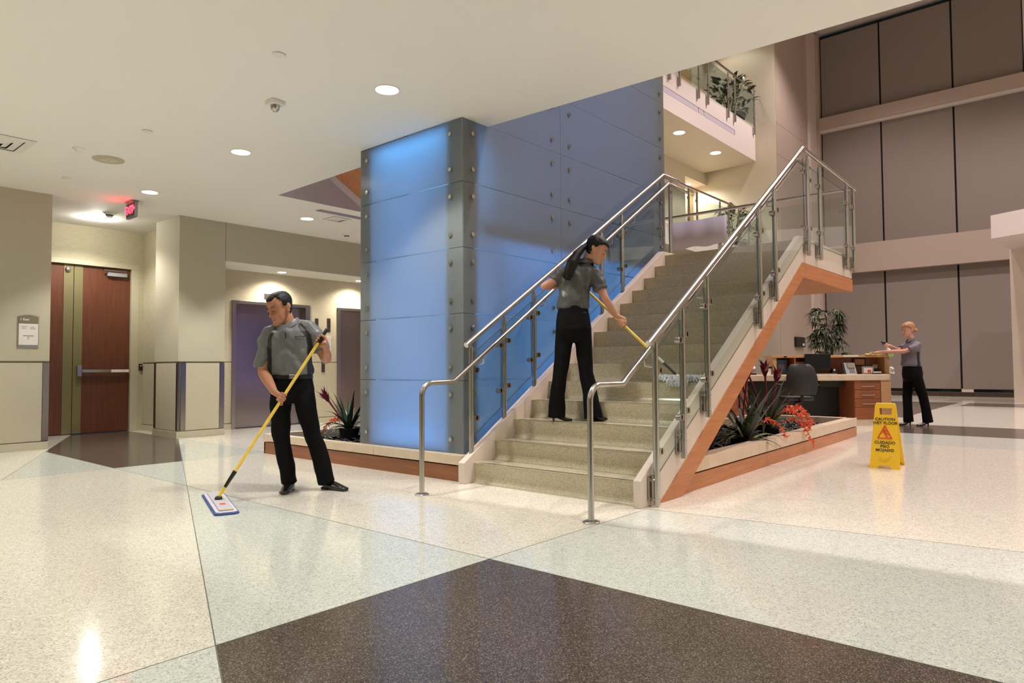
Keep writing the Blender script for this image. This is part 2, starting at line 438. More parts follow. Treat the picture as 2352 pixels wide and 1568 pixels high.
def make_floor():
    root = sroot('floor')
    MB().box(-7, -7, -0.12, 26.16, 12.6, -0.012).build('floor_slab', 'substrate', root)
    bm = bmesh.new()
    vv = [bm.verts.new(p) for p in ((-7, -7, 0), (26.16, -7, 0), (26.16, 12.6, 0), (-7, 12.6, 0))]
    bm.faces.new(vv)
    def cut(p, d, cond=None):
        n = Vector((-d[1], d[0], 0)).normalized()
        fs = [f for f in bm.faces if cond is None or cond(f.calc_center_median())]
        g = list({e for f in fs for e in f.edges}) + list({q for f in fs for q in f.verts}) + fs
        bmesh.ops.bisect_plane(bm, geom=g, plane_co=(p[0], p[1], 0), plane_no=n, dist=1e-5)
    lf = lambda c: c.x < 7.0
    cut((7, 0), (0, 1))
    cut((0, 2.556), (1, 0), lf); cut((0, 7.93), (1, 0), lf)
    cut((2.76, 0), (0, 1), lf)
    cut((4.456, 2.51), (-0.128, 1), lambda c: c.x > 2.76 and c.y < 2.556 and lf(c))
    cut((4.5, 7.9), (0.0156, 1), lambda c: c.x > 2.76 and c.y > 7.93 and lf(c))
    cut((1.263, 2.59), (1, 2.42), lambda c: c.x < 2.76 or (c.x < 4.7 and c.y > 7.93) or (lf(c) and 2.556 < c.y < 7.93))
    cut((1.76, 7.86), (1, 2.38), lambda c: c.y > 7.93 and lf(c) and c.x < L1x(c.y))
    rt = lambda c: c.x > 7
    cut((0, 2.80), (1, 0), rt); cut((0, 3.05), (1, 0), rt)
    for x in (10.3, 11.85, 13.65, 20.4, 22.1): cut((x, 0), (0, 1), lambda c: c.x > 7 and c.y < 2.80)
    for x in (15.3, 22.1): cut((x, 0), (0, 1), lambda c: c.x > 7 and c.y > 3.05)
    bm.faces.ensure_lookup_table()
    col = {f: floor_colour(*f.calc_center_median()[:2]) for f in bm.faces}
    seen = set()
    for f in bm.faces:
        if f in seen: continue
        grp = []; st = [f]; seen.add(f)
        while st:
            g = st.pop(); grp.append(g)
            for e in g.edges:
                for h in e.link_faces:
                    if h not in seen and col[h] == col[f]: seen.add(h); st.append(h)
        mb = MB()
        for g in grp: mb.add([q.co[:] for q in g.verts], [tuple(range(len(g.verts)))])
        # edge skirts give the panel its thickness
        for g in grp:
            for e in g.edges:
                if len(e.link_faces) < 2 or any(col[h] != col[f] for h in e.link_faces):
                    a, b = e.verts[0].co, e.verts[1].co
                    mb.add([a[:], b[:], (b.x, b.y, -0.012), (a.x, a.y, -0.012)], [(0, 1, 2, 3)])
        mb.build('terrazzo_panel', col[f], root)
    for e in bm.edges:
        if len(e.link_faces) == 2 and col[e.link_faces[0]] != col[e.link_faces[1]]:
            a, b = e.verts[0].co.copy(), e.verts[1].co.copy(); d = (b - a).normalized(); n = Vector((-d.y, d.x, 0)) * 0.0025
            MB().prism([a + n, b + n, b - n, a - n], (0, 0, 0.0006)).build('divider_strip', 'divider', root)
    bm.free()
make_floor()

# ================================================================== LOBBY CEILING
def edge_x(y): return 4.872 + (4.517 - y) * 0.0432
cr = sroot('ceiling')
cm = MB()
cm.prism([(-7, -7, ZC), (edge_x(-7), -7, ZC), (edge_x(4.503), 4.503, ZC), (-7, 4.503, ZC)], (0, 0, 0.9))
cm.build('soffit_panel', 'ceiling_paint', cr)
MB().prism([(-7, 4.503, ZC), (4.512, 4.503, ZC), (4.512, 6.056, ZC), (-7, 6.056, ZC)], (0, 0, 0.9)).build('soffit_panel', 'ceiling_paint', cr)
MB().prism([(-7, 6.056, ZC), (4.86, 6.056, ZC), (4.918, 8.42, ZC), (-7, 8.42, ZC)], (0, 0, 0.9)).build('soffit_panel', 'ceiling_paint', cr)
# elevator-lobby strip with the slot of the linear diffuser left open
for a in ((-7, 8.42, 10.6, 8.70), (-7, 8.86, 10.6, 12.6), (-7, 8.70, 5.77, 8.86)):
    MB().prism([(a[0], a[1], ZC), (a[2], a[1], ZC), (a[2], a[3], ZC), (a[0], a[3], ZC)], (0, 0, 0.9)).build('soffit_panel', 'ceiling_paint', cr)
MB().box(5.77, 8.70, ZC + 0.10, 10.6, 8.86, ZC + 0.13).build('slot_back', 'plum_paint', cr)

# ================================================================== LEFT WALLS
def wall_y(name, x0, x1, y, z1, back, strips, upper='wall_paint', wains='wainscot', zb=0.0):
    """panelled wall facing -Y: core, upper panel, reveal, wainscot, reveal, base, steel corner guards"""
    r = sroot(name, (x0, y, 0))
    MB().box(x0, y + 0.014, zb, x1, back, z1).build('wall_core', 'reveal', r)
    MB().box(x0, y, 1.157, x1, y + 0.02, z1).build('upper_panel', upper, r)
    a = x0
    for (s0, s1) in strips:
        if s0 - a > 0.03: MB().box(a, y - 0.002, 0.108, s0 - 0.004, y + 0.02, 1.133).build('wainscot_panel', wains, r)
        MB().box(s0, y - 0.006, 0.108, s1, y + 0.02, 1.131).build('corner_guard', 'steel_brushed', r)
        a = s1 + 0.004
    if x1 - a > 0.03: MB().box(a, y - 0.002, 0.108, x1, y + 0.02, 1.133).build('wainscot_panel', wains, r)
    MB().box(x0, y - 0.022, 0.0, x1, y + 0.02, 0.097).build('base_board', 'wainscot', r, bevel=0.003)
    return r
wall_y('wall_left', -7, 2.889, YW, ZC, 12.6, [(2.815, 2.889)])
wb = wall_y('wall_pier', 4.58, 5.285, YW, ZC, 11.47, [(4.606, 4.677), (5.207, 5.283)])
# pier side (faces -X, into the door recess)
mb = MB().box(4.562, YW, 1.157, 4.58, 11.47, ZC); mb.build('upper_panel', 'wall_paint', wb)
MB().box(4.560, YW + 0.062, 0.108, 4.582, 11.40, 1.133).build('wainscot_panel', 'wainscot', wb)
MB().box(4.556, YW, 0.108, 4.582, YW + 0.058, 1.131).build('corner_guard', 'steel_dark', wb)  # both side guards: their dark reflection is put into a darker steel
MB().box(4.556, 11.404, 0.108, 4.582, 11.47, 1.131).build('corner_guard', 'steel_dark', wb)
MB().box(4.540, YW - 0.02, 0.0, 4.582, 11.47, 0.097).build('base_board', 'wainscot', wb)
# door recess: back wall (with the door opening) and right return
r = sroot('wall_recess', (2.889, 12.55, 0))
MB().box(2.80, 12.55, 2.82, 4.82, 12.75, ZC).build('upper_panel', 'wallcovering_door', r)
MB().box(4.722, 12.55, 0, 4.82, 12.75, 2.82).build('side_panel', 'wallcovering_door', r)
r2 = sroot('wall_recess_side', (4.80, 11.47, 0))
MB().box(4.80, 11.47, 1.157, 4.98, 12.56, ZC).build('upper_panel', 'wallcovering_door', r2)
MB().box(4.798, 11.47, 0.108, 4.98, 12.56, 1.133).build('wainscot_panel', 'wainscot', r2)
MB().box(4.815, 11.47, 0.09, 4.98, 12.56, 1.16).build('wall_core', 'reveal', r2)
MB().box(4.775, 11.47, 0.0, 4.98, 12.56, 0.097).build('base_board', 'wainscot', r2)
# header over the elevator alcove, its soffit and the alcove wall
r = sroot('wall_header', (5.29, YW, 2.76))
MB().box(5.293, YW + 0.002, 2.765, 10.6, 11.40, ZC).build('header_panel', 'wall_paint', r)
MB().box(5.285, YW + 0.014, 2.765, 5.293, 11.40, ZC).build('joint', 'reveal', r)
MB().box(5.285, YW + 0.004, 2.757, 10.6, 11.40, 2.765).build('alcove_soffit', 'ceiling_paint', r)
YE = 11.40
r = sroot('wall_elevator', (5.28, YE, 0))
segs = [(5.283, 5.80), (7.335, 7.948), (9.49, 10.6)]
for a, b in segs:
    MB().box(a, YE, 1.163, b, YE + 0.2, 2.757).build('upper_panel', 'wallcovering', r)
    MB().box(a, YE, 0.11, b, YE + 0.2, 1.150).build('wainscot_panel', 'wallcovering', r)
    MB().box(a, YE + 0.008, 0.09, b, YE + 0.2, 1.17).build('wall_core', 'reveal', r)
    MB().box(a, YE - 0.012, 0.0, b, YE + 0.2, 0.098).build('base_board', 'wainscot', r)
for a, b in ((5.80, 7.335), (7.948, 9.49)):
    MB().box(a, YE, 2.231, b, YE + 0.2, 2.757).build('upper_panel', 'wallcovering', r)
# elevator doors
def elevator(name, x0, x1):
    r = sroot(name, (x0, YE, 0))
    r['label'] = 'stainless steel elevator door in a steel frame'
    MB().box(x0, YE - 0.02, 0, x0 + 0.07, YE + 0.16, 2.231).build('jamb', 'steel_brushed', r, bevel=0.004)
    MB().box(x1 - 0.10, YE - 0.02, 0, x1, YE + 0.16, 2.231).build('jamb', 'steel_brushed', r, bevel=0.004)
    MB().box(x0 + 0.07, YE - 0.02, 2.18, x1 - 0.10, YE + 0.16, 2.231).build('head', 'steel_brushed', r, bevel=0.004)
    xm = x1 - 0.24
    MB().box(x0 + 0.07, YE + 0.075, 0.01, xm, YE + 0.10, 2.18).build('door_leaf', 'elevator_steel', r, bevel=0.003)
    MB().box(xm, YE + 0.105, 0.01, x1 - 0.10, YE + 0.13, 2.18).build('door_leaf', 'elevator_steel', r, bevel=0.003)
    MB().box(x0 + 0.07, YE - 0.01, 0.0, x1 - 0.10, YE + 0.16, 0.008).build('sill', 'steel_dark', r)
    MB().box(x0, YE + 0.18, 0, x1, YE + 0.2, 2.23).build('shaft_back', 'black_void', r)
elevator('door_2', 5.80, 7.335)
elevator('door_3', 7.948, 9.49)

# ================================================================== DOUBLE DOOR
r = sroot('door_1', (2.9, 12.55, 0)); r['label'] = 'cherry wood double door with olive metal stiles and push bar'
MB().box(4.600, 12.545, 0, 4.722, 12.66, 2.745).build('jamb', 'door_frame', r, bevel=0.004)
MB().box(2.80, 12.545, 2.745, 4.722, 12.66, 2.82).build('head', 'door_frame', r, bevel=0.004)
lf = MB().box(3.88, 12.60, 0.012, 4.597, 12.645, 2.742).build('door_leaf', 'door_wood', r, bevel=0.002)
MB().box(3.752, 12.594, 0.012, 3.879, 12.648, 2.742).build('stile', 'olive_metal', lf, bevel=0.002)
rf = MB().box(2.90, 12.60, 0.012, 3.605, 12.645, 2.742).build('door_leaf', 'door_wood', r, bevel=0.002)
MB().box(3.606, 12.594, 0.012, 3.744, 12.648, 2.742).build('stile', 'olive_metal', rf, bevel=0.002)
pb = MB()
pb.box(3.80, 12.535, 0.93, 3.865, 12.594, 1.11); pb.box(3.865, 12.528, 0.992, 4.30, 12.565, 1.042); pb.box(4.53, 12.545, 0.985, 4.575, 12.60, 1.048)
pb.build('push_bar', 'steel', lf, bevel=0.006)
MB().box(4.30, 12.532, 0.994, 4.575, 12.562, 1.040).build('bar_cover', 'white_plastic', lf, bevel=0.004)
cl = MB().box(4.225, 12.53, 2.60, 4.525, 12.598, 2.672); cl.build('door_closer', 'grey_plastic', lf, bevel=0.004)
MB().box(4.16, 12.50, 2.682, 4.50, 12.53, 2.70).build('closer_arm', 'steel_brushed', lf)
MB().lathe([(0.0, 0), (0.035, 0), (0.04, 0.012), (0.03, 0.03), (0, 0.036)], (3.66, 12.594, 2.65), 16, (0, -1, 0)).build('door_viewer', 'steel', rf, 40)
MB().box(2.80, 12.70, 0, 4.72, 12.74, 2.8).build('corridor_back', 'black_void', r)

# ================================================================== STAIRWELL BEHIND THE TOWER, OUTER SHELL
struct('wall_stairwell', MB().box(4.93, 8.424, ZC + 0.02, 10.6, 8.50, 9.0), 'plum_paint')
struct('wall_back', MB().box(-7.2, -7.2, 0, 26.3, -7.0, 13.3), 'wall_paint')
struct('wall_entrance', MB().box(-7.2, -7.0, 0, -7.0, 12.6, ZC), 'wall_paint')
MB_ = MB().box(-7.0, 12.75, 0, 10.6, 12.9, 4.3); struct('wall_rear', MB_, 'wall_paint')
# elevator lobby right end
struct('wall_lobby_end', MB().box(10.6, 8.5, 0, 10.8, 12.75, 9.0), 'wall_paint')
# ================================================================== BACKLIT GLASS TOWER
TX0, TX1, TY0, TY1 = 4.518, 8.432, 4.503, 6.054
ZJ = [0.236, 0.914, 1.542, 2.162, 2.784, ZC, 4.004, 4.625, 5.245, 5.865]
tw = thing('glass_tower', 'tall tower clad in backlit blue frosted glass panels beside the staircase', 'glass tower', (TX0, TY0, 0))
G = 0.004; TH = 0.012
XM = 6.055
for i in range(5):      # left face (looks to -X)
    z0, z1 = ZJ[i] + G, ZJ[i + 1] - G
    MB().box(TX0, TY0 + 0.002, z0, TX0 + TH, TY1, z1).build('glass_panel', 'frosted', tw)
for i in range(9):      # stair-side face (looks to -Y), two panels wide
    z0, z1 = ZJ[i] + G, ZJ[i + 1] - G
    MB().box(TX0 + TH + 0.002, TY0, z0, XM - 0.003, TY0 + TH, z1).build('glass_panel', 'frosted', tw)
    MB().box(XM + 0.003, TY0, z0, TX1, TY0 + TH, z1).build('glass_panel', 'frosted', tw)
# opaque mullion boards behind the panel edges
mull = [(TX0 + 0.05, TY0 + 0.05, TX0 + 0.09, TY0 + 0.235), (TX0 + 0.05, TY1 - 0.20, TX0 + 0.09, TY1 - 0.01)]
for (a, b, c, d) in mull: MB().box(a, b, 0.24, c, d, ZC - 0.01).build('mullion', 'steel_dark', tw)
for (a, c) in ((TX0 + 0.09, TX0 + 0.215), (TX1 - 0.20, TX1 - 0.01)): MB().box(a, TY0 + 0.05, 0.24, c, TY0 + 0.09, 5.86).build('mullion', 'steel_dark', tw)
# white core, floor plate inside, back and end walls
MB().box(5.05, 5.15, 0.24, 8.0, 5.88, 3.30).build('core', 'white_plastic', tw)
MB().box(5.05, 5.15, 3.36, 8.0, 5.9, 5.86).build('core', 'white_plastic', tw)
MB().box(4.80, TY0 + 0.06, 2.30, 8.41, 5.14, 2.47).build('floor_plate', 'grey_plastic', tw)
for i in range(9):      # rear face (looks to +Y, towards the elevators)
    z0, z1 = ZJ[i] + G, ZJ[i + 1] - G
    MB().box(TX0 + TH + 0.002, TY1 - TH, z0, XM - 0.003, TY1, z1).build('glass_panel', 'frosted', tw)
    MB().box(XM + 0.003, TY1 - TH, z0, TX1 - 0.01, TY1, z1).build('glass_panel', 'frosted', tw)
MB().box(TX1 - 0.008, TY0 + 0.02, 0.24, TX1, TY1, 5.86).build('end_panel', 'steel_brushed', tw)
MB().box(4.90, TY0 + 0.02, 5.86, TX1, TY1, 5.90).build('cap', 'white_plastic', tw)
# standoff bolts
bolt = MB().lathe([(0, -0.045), (0.010, -0.045), (0.010, 0.004), (0.021, 0.004), (0.023, 0.010), (0.021, 0.017), (0.0, 0.018)], (0, 0, 0), 14).mesh('bolt', mat='steel', smooth=40)
def add_bolt(p, axis):
    o = bpy.data.objects.new('standoff_bolt', bolt); COL.objects.link(o); o.parent = tw
    o.location = Vector(p) - Vector((TX0, TY0, 0))
    o.rotation_euler = Vector((0, 0, 1)).rotation_difference(Vector(axis)).to_euler()
for i in range(9):
    z0, z1 = ZJ[i], ZJ[i + 1]; h = z1 - z0
    for z in (z0 + 0.13, z1 - 0.13):
        if i < 5:
            for y in (TY0 + 0.155, TY1 - 0.12): add_bolt((TX0, y, z), (-1, 0, 0))
        for x in (TX0 + 0.13, XM - 0.16, XM + 0.16, TX1 - 0.12):
            if z > ZC and x < 4.9: continue
            add_bolt((x, TY0, z), (0, -1, 0))
# LED battens inside (the light that makes the glass glow)
led = [((4.66, 4.80, 0.25), (4.70, 5.83, 0.28)), ((4.66, 4.80, 3.345), (4.70, 5.83, 3.375))]
for k, (a, b) in enumerate(led): MB().box(*a, *b).build('led_batten', 'white_plastic', tw)
light_area('led_light', (4.72, 5.28, 0.29), (-0.5, 0, 1), 1.0, 0.05, 2.2 * BLUEK, BLUE, tw)
light_area('led_light', (4.68, 5.28, 3.335), (-0.25, 0, -1), 1.0, 0.05, 5.0 * BLUEK, (0.10, 0.48, 1.0), tw)
light_area('led_light', (5.04, 5.28, 1.75), (-1, 0, 0), 1.0, 2.9, 15 * BLUEK, (0.19, 0.46, 1.0), tw)
light_area('led_light', (6.6, 5.13, 1.25), (0, -1, 0), 3.1, 1.8, 20 * BLUEK, BLUE, tw)
light_area('led_light', (6.6, 4.72, 2.285), (0, -0.5, -1), 3.2, 0.10, 5 * BLUEK, BLUE, tw)
light_area('led_light', (6.6, 5.13, 4.2), (0, -1, 0), 3.0, 3.0, 9 * BLUEK, (0.09, 0.32, 1.0), tw)
light_area('led_light', (6.6, 5.91, 1.7), (0, 1, 0), 3.2, 2.6, 16 * BLUEK, (0.16, 0.30, 1.0), tw)

# added wing of the same glass, unseen itself, to turn the elevator doors blue
for x0_, x1_ in ((8.46, 9.40), (9.406, 10.35), (10.356, 11.30)):
    for z0_, z1_ in ((0.78, 1.538), (1.546, 2.158), (2.166, 2.78)):
        MB().box(x0_, 6.95, z0_, x1_, 6.962, z1_).build('glass_panel', 'frosted', tw)
MB().box(8.46, 6.45, 0.0, 11.30, 6.49, 2.80).build('added_wing_back', 'white_plastic', tw)
light_area('led_light', (9.85, 6.50, 1.7), (0, 1, 0), 2.7, 2.2, 12 * BLUEK, (0.30, 0.24, 0.85), tw)  # added violet light behind the unseen wing, for the reflection in the doors

# ================================================================== STAIRCASE
RISE, RUN, NST = 0.178, 0.2795, 14
NX = [4.49 + RUN * i for i in range(NST)]
SY0, SY1 = 2.645, 4.345          # between the stringers
LZ = RISE * NST                  # landing level
LX1 = 10.09
st = thing('staircase', 'wide terrazzo staircase with white stringers and cherry wood underside rising to a landing', 'staircase', (4.43, 3.5, 0))
for i in range(NST):
    z0, z1 = RISE * i, RISE * (i + 1); x0 = NX[i]
    x1 = NX[i + 1] + 0.05 if i < NST - 1 else x0 + 0.35
    prof = [(x0, z1), (x0 + 0.004, z1 - 0.012), (x0 + 0.018, z0 + 0.05)]
    for k in range(5):                                         # coved foot of the riser
        a = PI / 2 * k / 4; prof.append((x0 + 0.018 - 0.035 * (1 - math.cos(a)) - 0.0, z0 + 0.05 - 0.045 * math.sin(a)))
    prof[-1] = (prof[-1][0], z0 + 0.001)
    prof += [(x0 + 0.03, z0 + 0.0005), (x0 + 0.03, z1 - 0.04), (x1, z1 - 0.04), (x1, z1), ]
    s = MB().prism([(x, SY0, z) for x, z in prof], (0, SY1 - SY0, 0)).build('step', 'terrazzo_step', st)
    for dx in (0.022, 0.040): MB().box(x0 + dx, SY0 + 0.04, z1 - 0.001, x0 + dx + 0.007, SY1 - 0.04, z1 + 0.0012).build('nosing_strip', 'black_satin', s)
sl = RISE / RUN
def stringer(y0, y1, x_start, zf, name='stringer'):
    """closed stringer with the top parallel to the pitch, continuing as the landing fascia"""
    top = lambda x: zf + (x - x_start) * sl
    xt = x_start + (LZ + 0.03 - zf) / sl
    pts = [(x_start, 0), (x_start, zf), (xt, LZ + 0.03)]
    return top, xt, pts
# right stringer and landing fascia (outer face y = 2.585)
zt = LZ + 0.02
xt = 4.41 + (zt - 0.20) / 0.642
pr = [(4.41, 0.0), (4.41, 0.20), (xt, zt), (LX1, zt), (LX1, 2.21), (8.06, 2.21), (4.69, 0.0)]
MB().prism([(x, 2.585, z) for x, z in pr], (0, 0.06, 0)).build('stringer', 'stringer_white', st, bevel=0.004)
# sloped caps standing proud over the stringer edge
cp = [(4.45, 0.228), (xt - 0.01, zt + 0.002), (xt - 0.01, zt - 0.01), (4.45, 0.216)]
# cherry wood facing under the stringer and the landing
pr = [(4.69, 0.0), (8.056, 2.208), (LX1 + 0.01, 2.200), (LX1 + 0.01, 2.03), (8.08, 2.04), (5.05, 0.0)]
MB().prism([(x, 2.580, z) for x, z in pr], (0, 0.07, 0)).build('wood_facing', 'cherry', st, bevel=0.002)
# underside panels (soffit of the flight and landing)
MB().prism([(5.05, 2.65, 0.02), (8.08, 2.65, 2.045), (8.08, 2.65, 2.09), (4.98, 2.65, 0.02)], (0, 1.69, 0)).build('soffit_panel', 'cherry', st)
for k in range(2):
    a, b = 8.085 + k * 1.0, 8.085 + (k + 1) * 1.0
    MB().box(a + 0.003, 2.65, 2.04, b - 0.003, 6.05, 2.075).build('soffit_panel', 'cherry', st)
MB().box(NX[-1] + 0.34, SY0, 2.09, LX1 - 0.02, 6.1, LZ).build('landing_slab', 'terrazzo_step', st)
MB().box(LX1 - 0.02, 2.65, 2.04, LX1, 6.40, zt).build('landing_edge', 'stringer_white', st)
# left stringer
xt2 = 4.40 + (LZ + 0.05 - 0.185) / 0.642
pr = [(4.37, 0.0), (4.37, 0.185), (xt2, LZ + 0.05), (8.43, LZ + 0.05), (8.43, 2.1), (7.6, 1.9), (4.9, 0.0)]
MB().prism([(x, 4.345, z) for x, z in pr], (0, 0.075, 0)).build('stringer', 'stringer_white', st, bevel=0.004)
# second flight behind the tower, wood clad underside
f2 = MB().prism([(8.3, 6.25, 2.36), (4.95, 6.25, 4.24), (4.95, 6.25, 4.52), (8.3, 6.25, 2.64)], (0, 2.05, 0))
f2.build('upper_flight', 'cherry', st)

# ================================================================== GUARD RAILS
def pitch_rail(z_at):  return z_at
def guard(name, label, y, posts_f, posts_l, rail, out, foot, glass_spans, clamp_side):
    """posts_f: list of (x, z_foot, z_top)"""
    g = thing(name, label, 'guard rail', (posts_f[0][0], y, 0), group='stair guard rails')
    for (x, zb, zt_) in posts_f + posts_l:
        p = MB().cyl((x, y, zb), (x, y, zt_), 0.0235, n=16)
        po = p.build('post', 'steel', g, 60)
        MB().cyl((x, y, zt_), (x, y, zt_ + 0.05), 0.008, n=8).lathe([(0, 0), (0.014, 0), (0.014, 0.012), (0, 0.012)], (x, y, zt_), 12).build('saddle_pin', 'steel', po, 60)
        if out:      # side mounting plate and arms
            MB().box(x - 0.055, y + 0.032, zb + 0.03, x + 0.055, y + 0.044, zb + 0.21).build('mounting_plate', 'steel_brushed', po, bevel=0.002)
            a = MB()
            for z in (zb + 0.045, zb + 0.185):
                a.cyl((x - 0.02, y, z), (x - 0.02, y + 0.036, z), 0.011, n=10); a.cyl((x, y, z - 0.006), (x, y, z + 0.006), 0.026, n=16)
            a.build('mounting_arm', 'steel', po, 60)
    MB().tube(rail, 0.026, 18).build('top_rail', 'steel', g, 50)
    for span in glass_spans:
        pts = [(x, y, z) for x, z in span]
        pane = MB().prism(pts, (0, 0.010, 0)).build('glass_pane', 'glass', g)
        # polished green edge
        e = MB()
        for i in range(len(span)):
            a = Vector((span[i][0], y + 0.005, span[i][1])); b = Vector((span[(i + 1) % len(span)][0], y + 0.005, span[(i + 1) % len(span)][1]))
            e.tube([a, b], 0.0036, 4, up=(0, 1, 0))
        e.build('pane_edge', 'glass_edge', pane)
        xs = sorted({span[0][0], span[2][0]})
        for x, zl, zh in ((span[0][0], span[0][1], span[3][1]), (span[1][0], span[1][1], span[2][1])):
            for z in (zl + 0.16, zh - 0.16):
                sgn = 1 if x == span[0][0] else -1
                c = MB().box(x - sgn * 0.035, y - 0.016, z - 0.024, x + sgn * 0.03, y + 0.026, z + 0.024)
                c.cyl((x + sgn * 0.03, y - 0.016, z), (x + sgn * 0.03, y + 0.026, z), 0.024, n=14)
                c.build('glass_clamp', 'steel_brushed', g, bevel=0.002)
    return g
zr = lambda x: 1.213 + (x - 4.49) * 0.6505          # right top rail centre line
YR = 2.535
pf = [(4.56, 0.012), (5.0, 0.312), (5.45, 0.607), (6.65, 1.394), (7.08, 1.69)]
posts = [(x, z, zr(x) - 0.055) for x, z in pf]
postl = [(x, 2.29, 3.40) for x in (8.15, 8.59, 9.72, 10.04)]
def span(x0, x1, lo, hi): return [(x0, lo(x0)), (x1, lo(x1)), (x1, hi(x1)), (x0, hi(x0))]
lo_r = lambda x: 0.12 + (x - 4.41) * 0.642; hi_r = lambda x: zr(x) - 0.12
spans = [span(4.60, 4.965, lo_r, hi_r), span(5.04, 5.415, lo_r, hi_r), span(5.49, 6.615, lo_r, hi_r), span(6.69, 7.045, lo_r, hi_r), span(7.12, 8.02, lo_r, hi_r),
         span(8.19, 8.55, lambda x: 2.45, lambda x: 3.33), span(8.63, 9.68, lambda x: 2.45, lambda x: 3.33), span(9.76, 10.0, lambda x: 2.45, lambda x: 3.33)]
guard('stair_guard', 'steel and glass stair guard on the open side above the wood facing', YR, posts, postl,
      [(4.47, YR, zr(4.47)), (8.0, YR, 3.497), (8.06, YR, 3.50), (LX1 + 0.06, YR, 3.44)], True, None, spans, 1)
zl = lambda x: 1.252 + (x - 4.464) * 0.6276
YL = 4.385
pf = [(4.505, 0.255), (4.957, 0.545), (5.42, 0.842), (6.22, 1.355), (6.675, 1.648), (7.13, 1.94), (8.36, 2.54)]
posts = [(x, z, (zl(x) if x < 8.1 else 3.55) - 0.06) for x, z in pf]
lo_l = lambda x: 0.32 + (x - 4.40) * 0.642; hi_l = lambda x: zl(x) - 0.13
spans = [span(4.545, 4.92, lo_l, hi_l), span(4.995, 5.38, lo_l, hi_l), span(5.46, 6.18, lo_l, hi_l), span(6.26, 6.635, lo_l, hi_l), span(6.715, 7.09, lo_l, hi_l), span(7.17, 8.08, lo_l, hi_l)]
guard('stair_guard', 'steel and glass stair guard along the blue glass tower', YL, posts, [],
      [(4.44, YL, zl(4.44)), (8.167, YL, 3.573), (8.60, YL, 3.575)], False, None, spans, -1)
def handrail(label, y, newel_x, bend, pts, brackets, sgn):
    h = thing('handrail', label, 'handrail', (newel_x, y, 0), group='lower stair handrails')
    path = [(newel_x, y, 0.008), (newel_x, y, 0.80)]
    for k in range(1, 8):
        a = PI / 2 * k / 8; path.append((newel_x + 0.11 * (1 - math.cos(a)), y, 0.80 + 0.11 * math.sin(a)))
    path += [(newel_x + 0.11, y, 0.91)] + [(x, y, z) for x, z in pts]
    MB().tube(path, 0.021, 16).build('rail', 'steel', h, 50)
    MB().lathe([(0, 0), (0.058, 0), (0.058, 0.006), (0.05, 0.012), (0.0, 0.012)], (newel_x, y, 0), 28).build('base_flange', 'steel', h, 40)
    for (x, z) in brackets:
        MB().tube([(x, y, z - 0.015), (x, y, z - 0.08), (x + 0.01, y + sgn * 0.07, z - 0.09)], 0.007, 8).build('bracket', 'steel', h, 60)
hl = lambda x: 0.915 + (x - 4.156) * 0.6390
hr = lambda x: 0.908 + (x - 4.235) * 0.6506
handrail('lower steel handrail with floor post beside the blue tower', 4.256, 3.791, None, [(4.156, 0.915), (8.072, 3.417), (8.60, 3.40)], [(x, hl(x)) for x in (4.53, 5.45, 6.25, 6.70, 7.2)], 1)
handrail('lower steel handrail with floor post on the open side of the stairs', 2.62, 3.829, None, [(4.235, 0.908), (8.06, 3.397), (8.5, 3.397)], [(x, hr(x)) for x in (4.56, 5.45, 6.65, 7.1)], -1)
# landing guard across the far end
lg = thing('landing_guard', 'steel and glass guard across the far end of the stair landing', 'guard rail', (10.03, 2.6, LZ), group='stair guard rails')
MB().tube([(10.03, 2.56, 3.43), (10.03, 8.3, 3.43)], 0.024, 16).build('top_rail', 'steel', lg, 50)
for y in (2.62, 4.42, 6.3): 
    p = MB().cyl((10.03, y, 2.45), (10.03, y, 3.36), 0.0215, n=16).build('post', 'steel', lg, 60)
    MB().cyl((10.03, y, 3.36), (10.03, y, 3.42), 0.008, n=8).build('saddle_pin', 'steel', p, 60)
    c = MB().box(10.008, y - 0.09, 3.12, 10.045, y + 0.09, 3.165); c.build('glass_clamp', 'steel_brushed', p, bevel=0.003)
for a, b in ((2.66, 3.5), (3.53, 4.38), (4.46, 6.26), (6.34, 8.2)): MB().box(10.025, a, 2.58, 10.035, b, 3.33).build('glass_pane', 'glass', lg)
# sheet of white film hung on that guard
bm_ = MB(); rows = []
for i in range(15):
    y = 4.30 + 0.95 * i / 14
    rows.append([(9.985 + 0.008 * math.sin(i * 1.3), y, 3.335 - 0.012 * math.sin(PI * i / 14)), (9.982 + 0.01 * math.sin(i * 1.3 + 1), y, 3.12), (9.984 + 0.012 * math.sin(i * 1.1 + 2), y, 2.90 + 0.012 * math.sin(i))])
v = [p for r_ in rows for p in r_]; f = []
for i in range(14):
    for j in range(2): f.append((i * 3 + j, i * 3 + j + 1, i * 3 + j + 4, i * 3 + j + 3))
bm_.add(v, f)
o = bm_.build('hanging_sheet', 'banner', None, 180); sd = o.modifiers.new('thick', 'SOLIDIFY'); sd.thickness = 0.002
tag(o, 'pale lilac sheet hung over the glass of the landing guard', 'sheet')
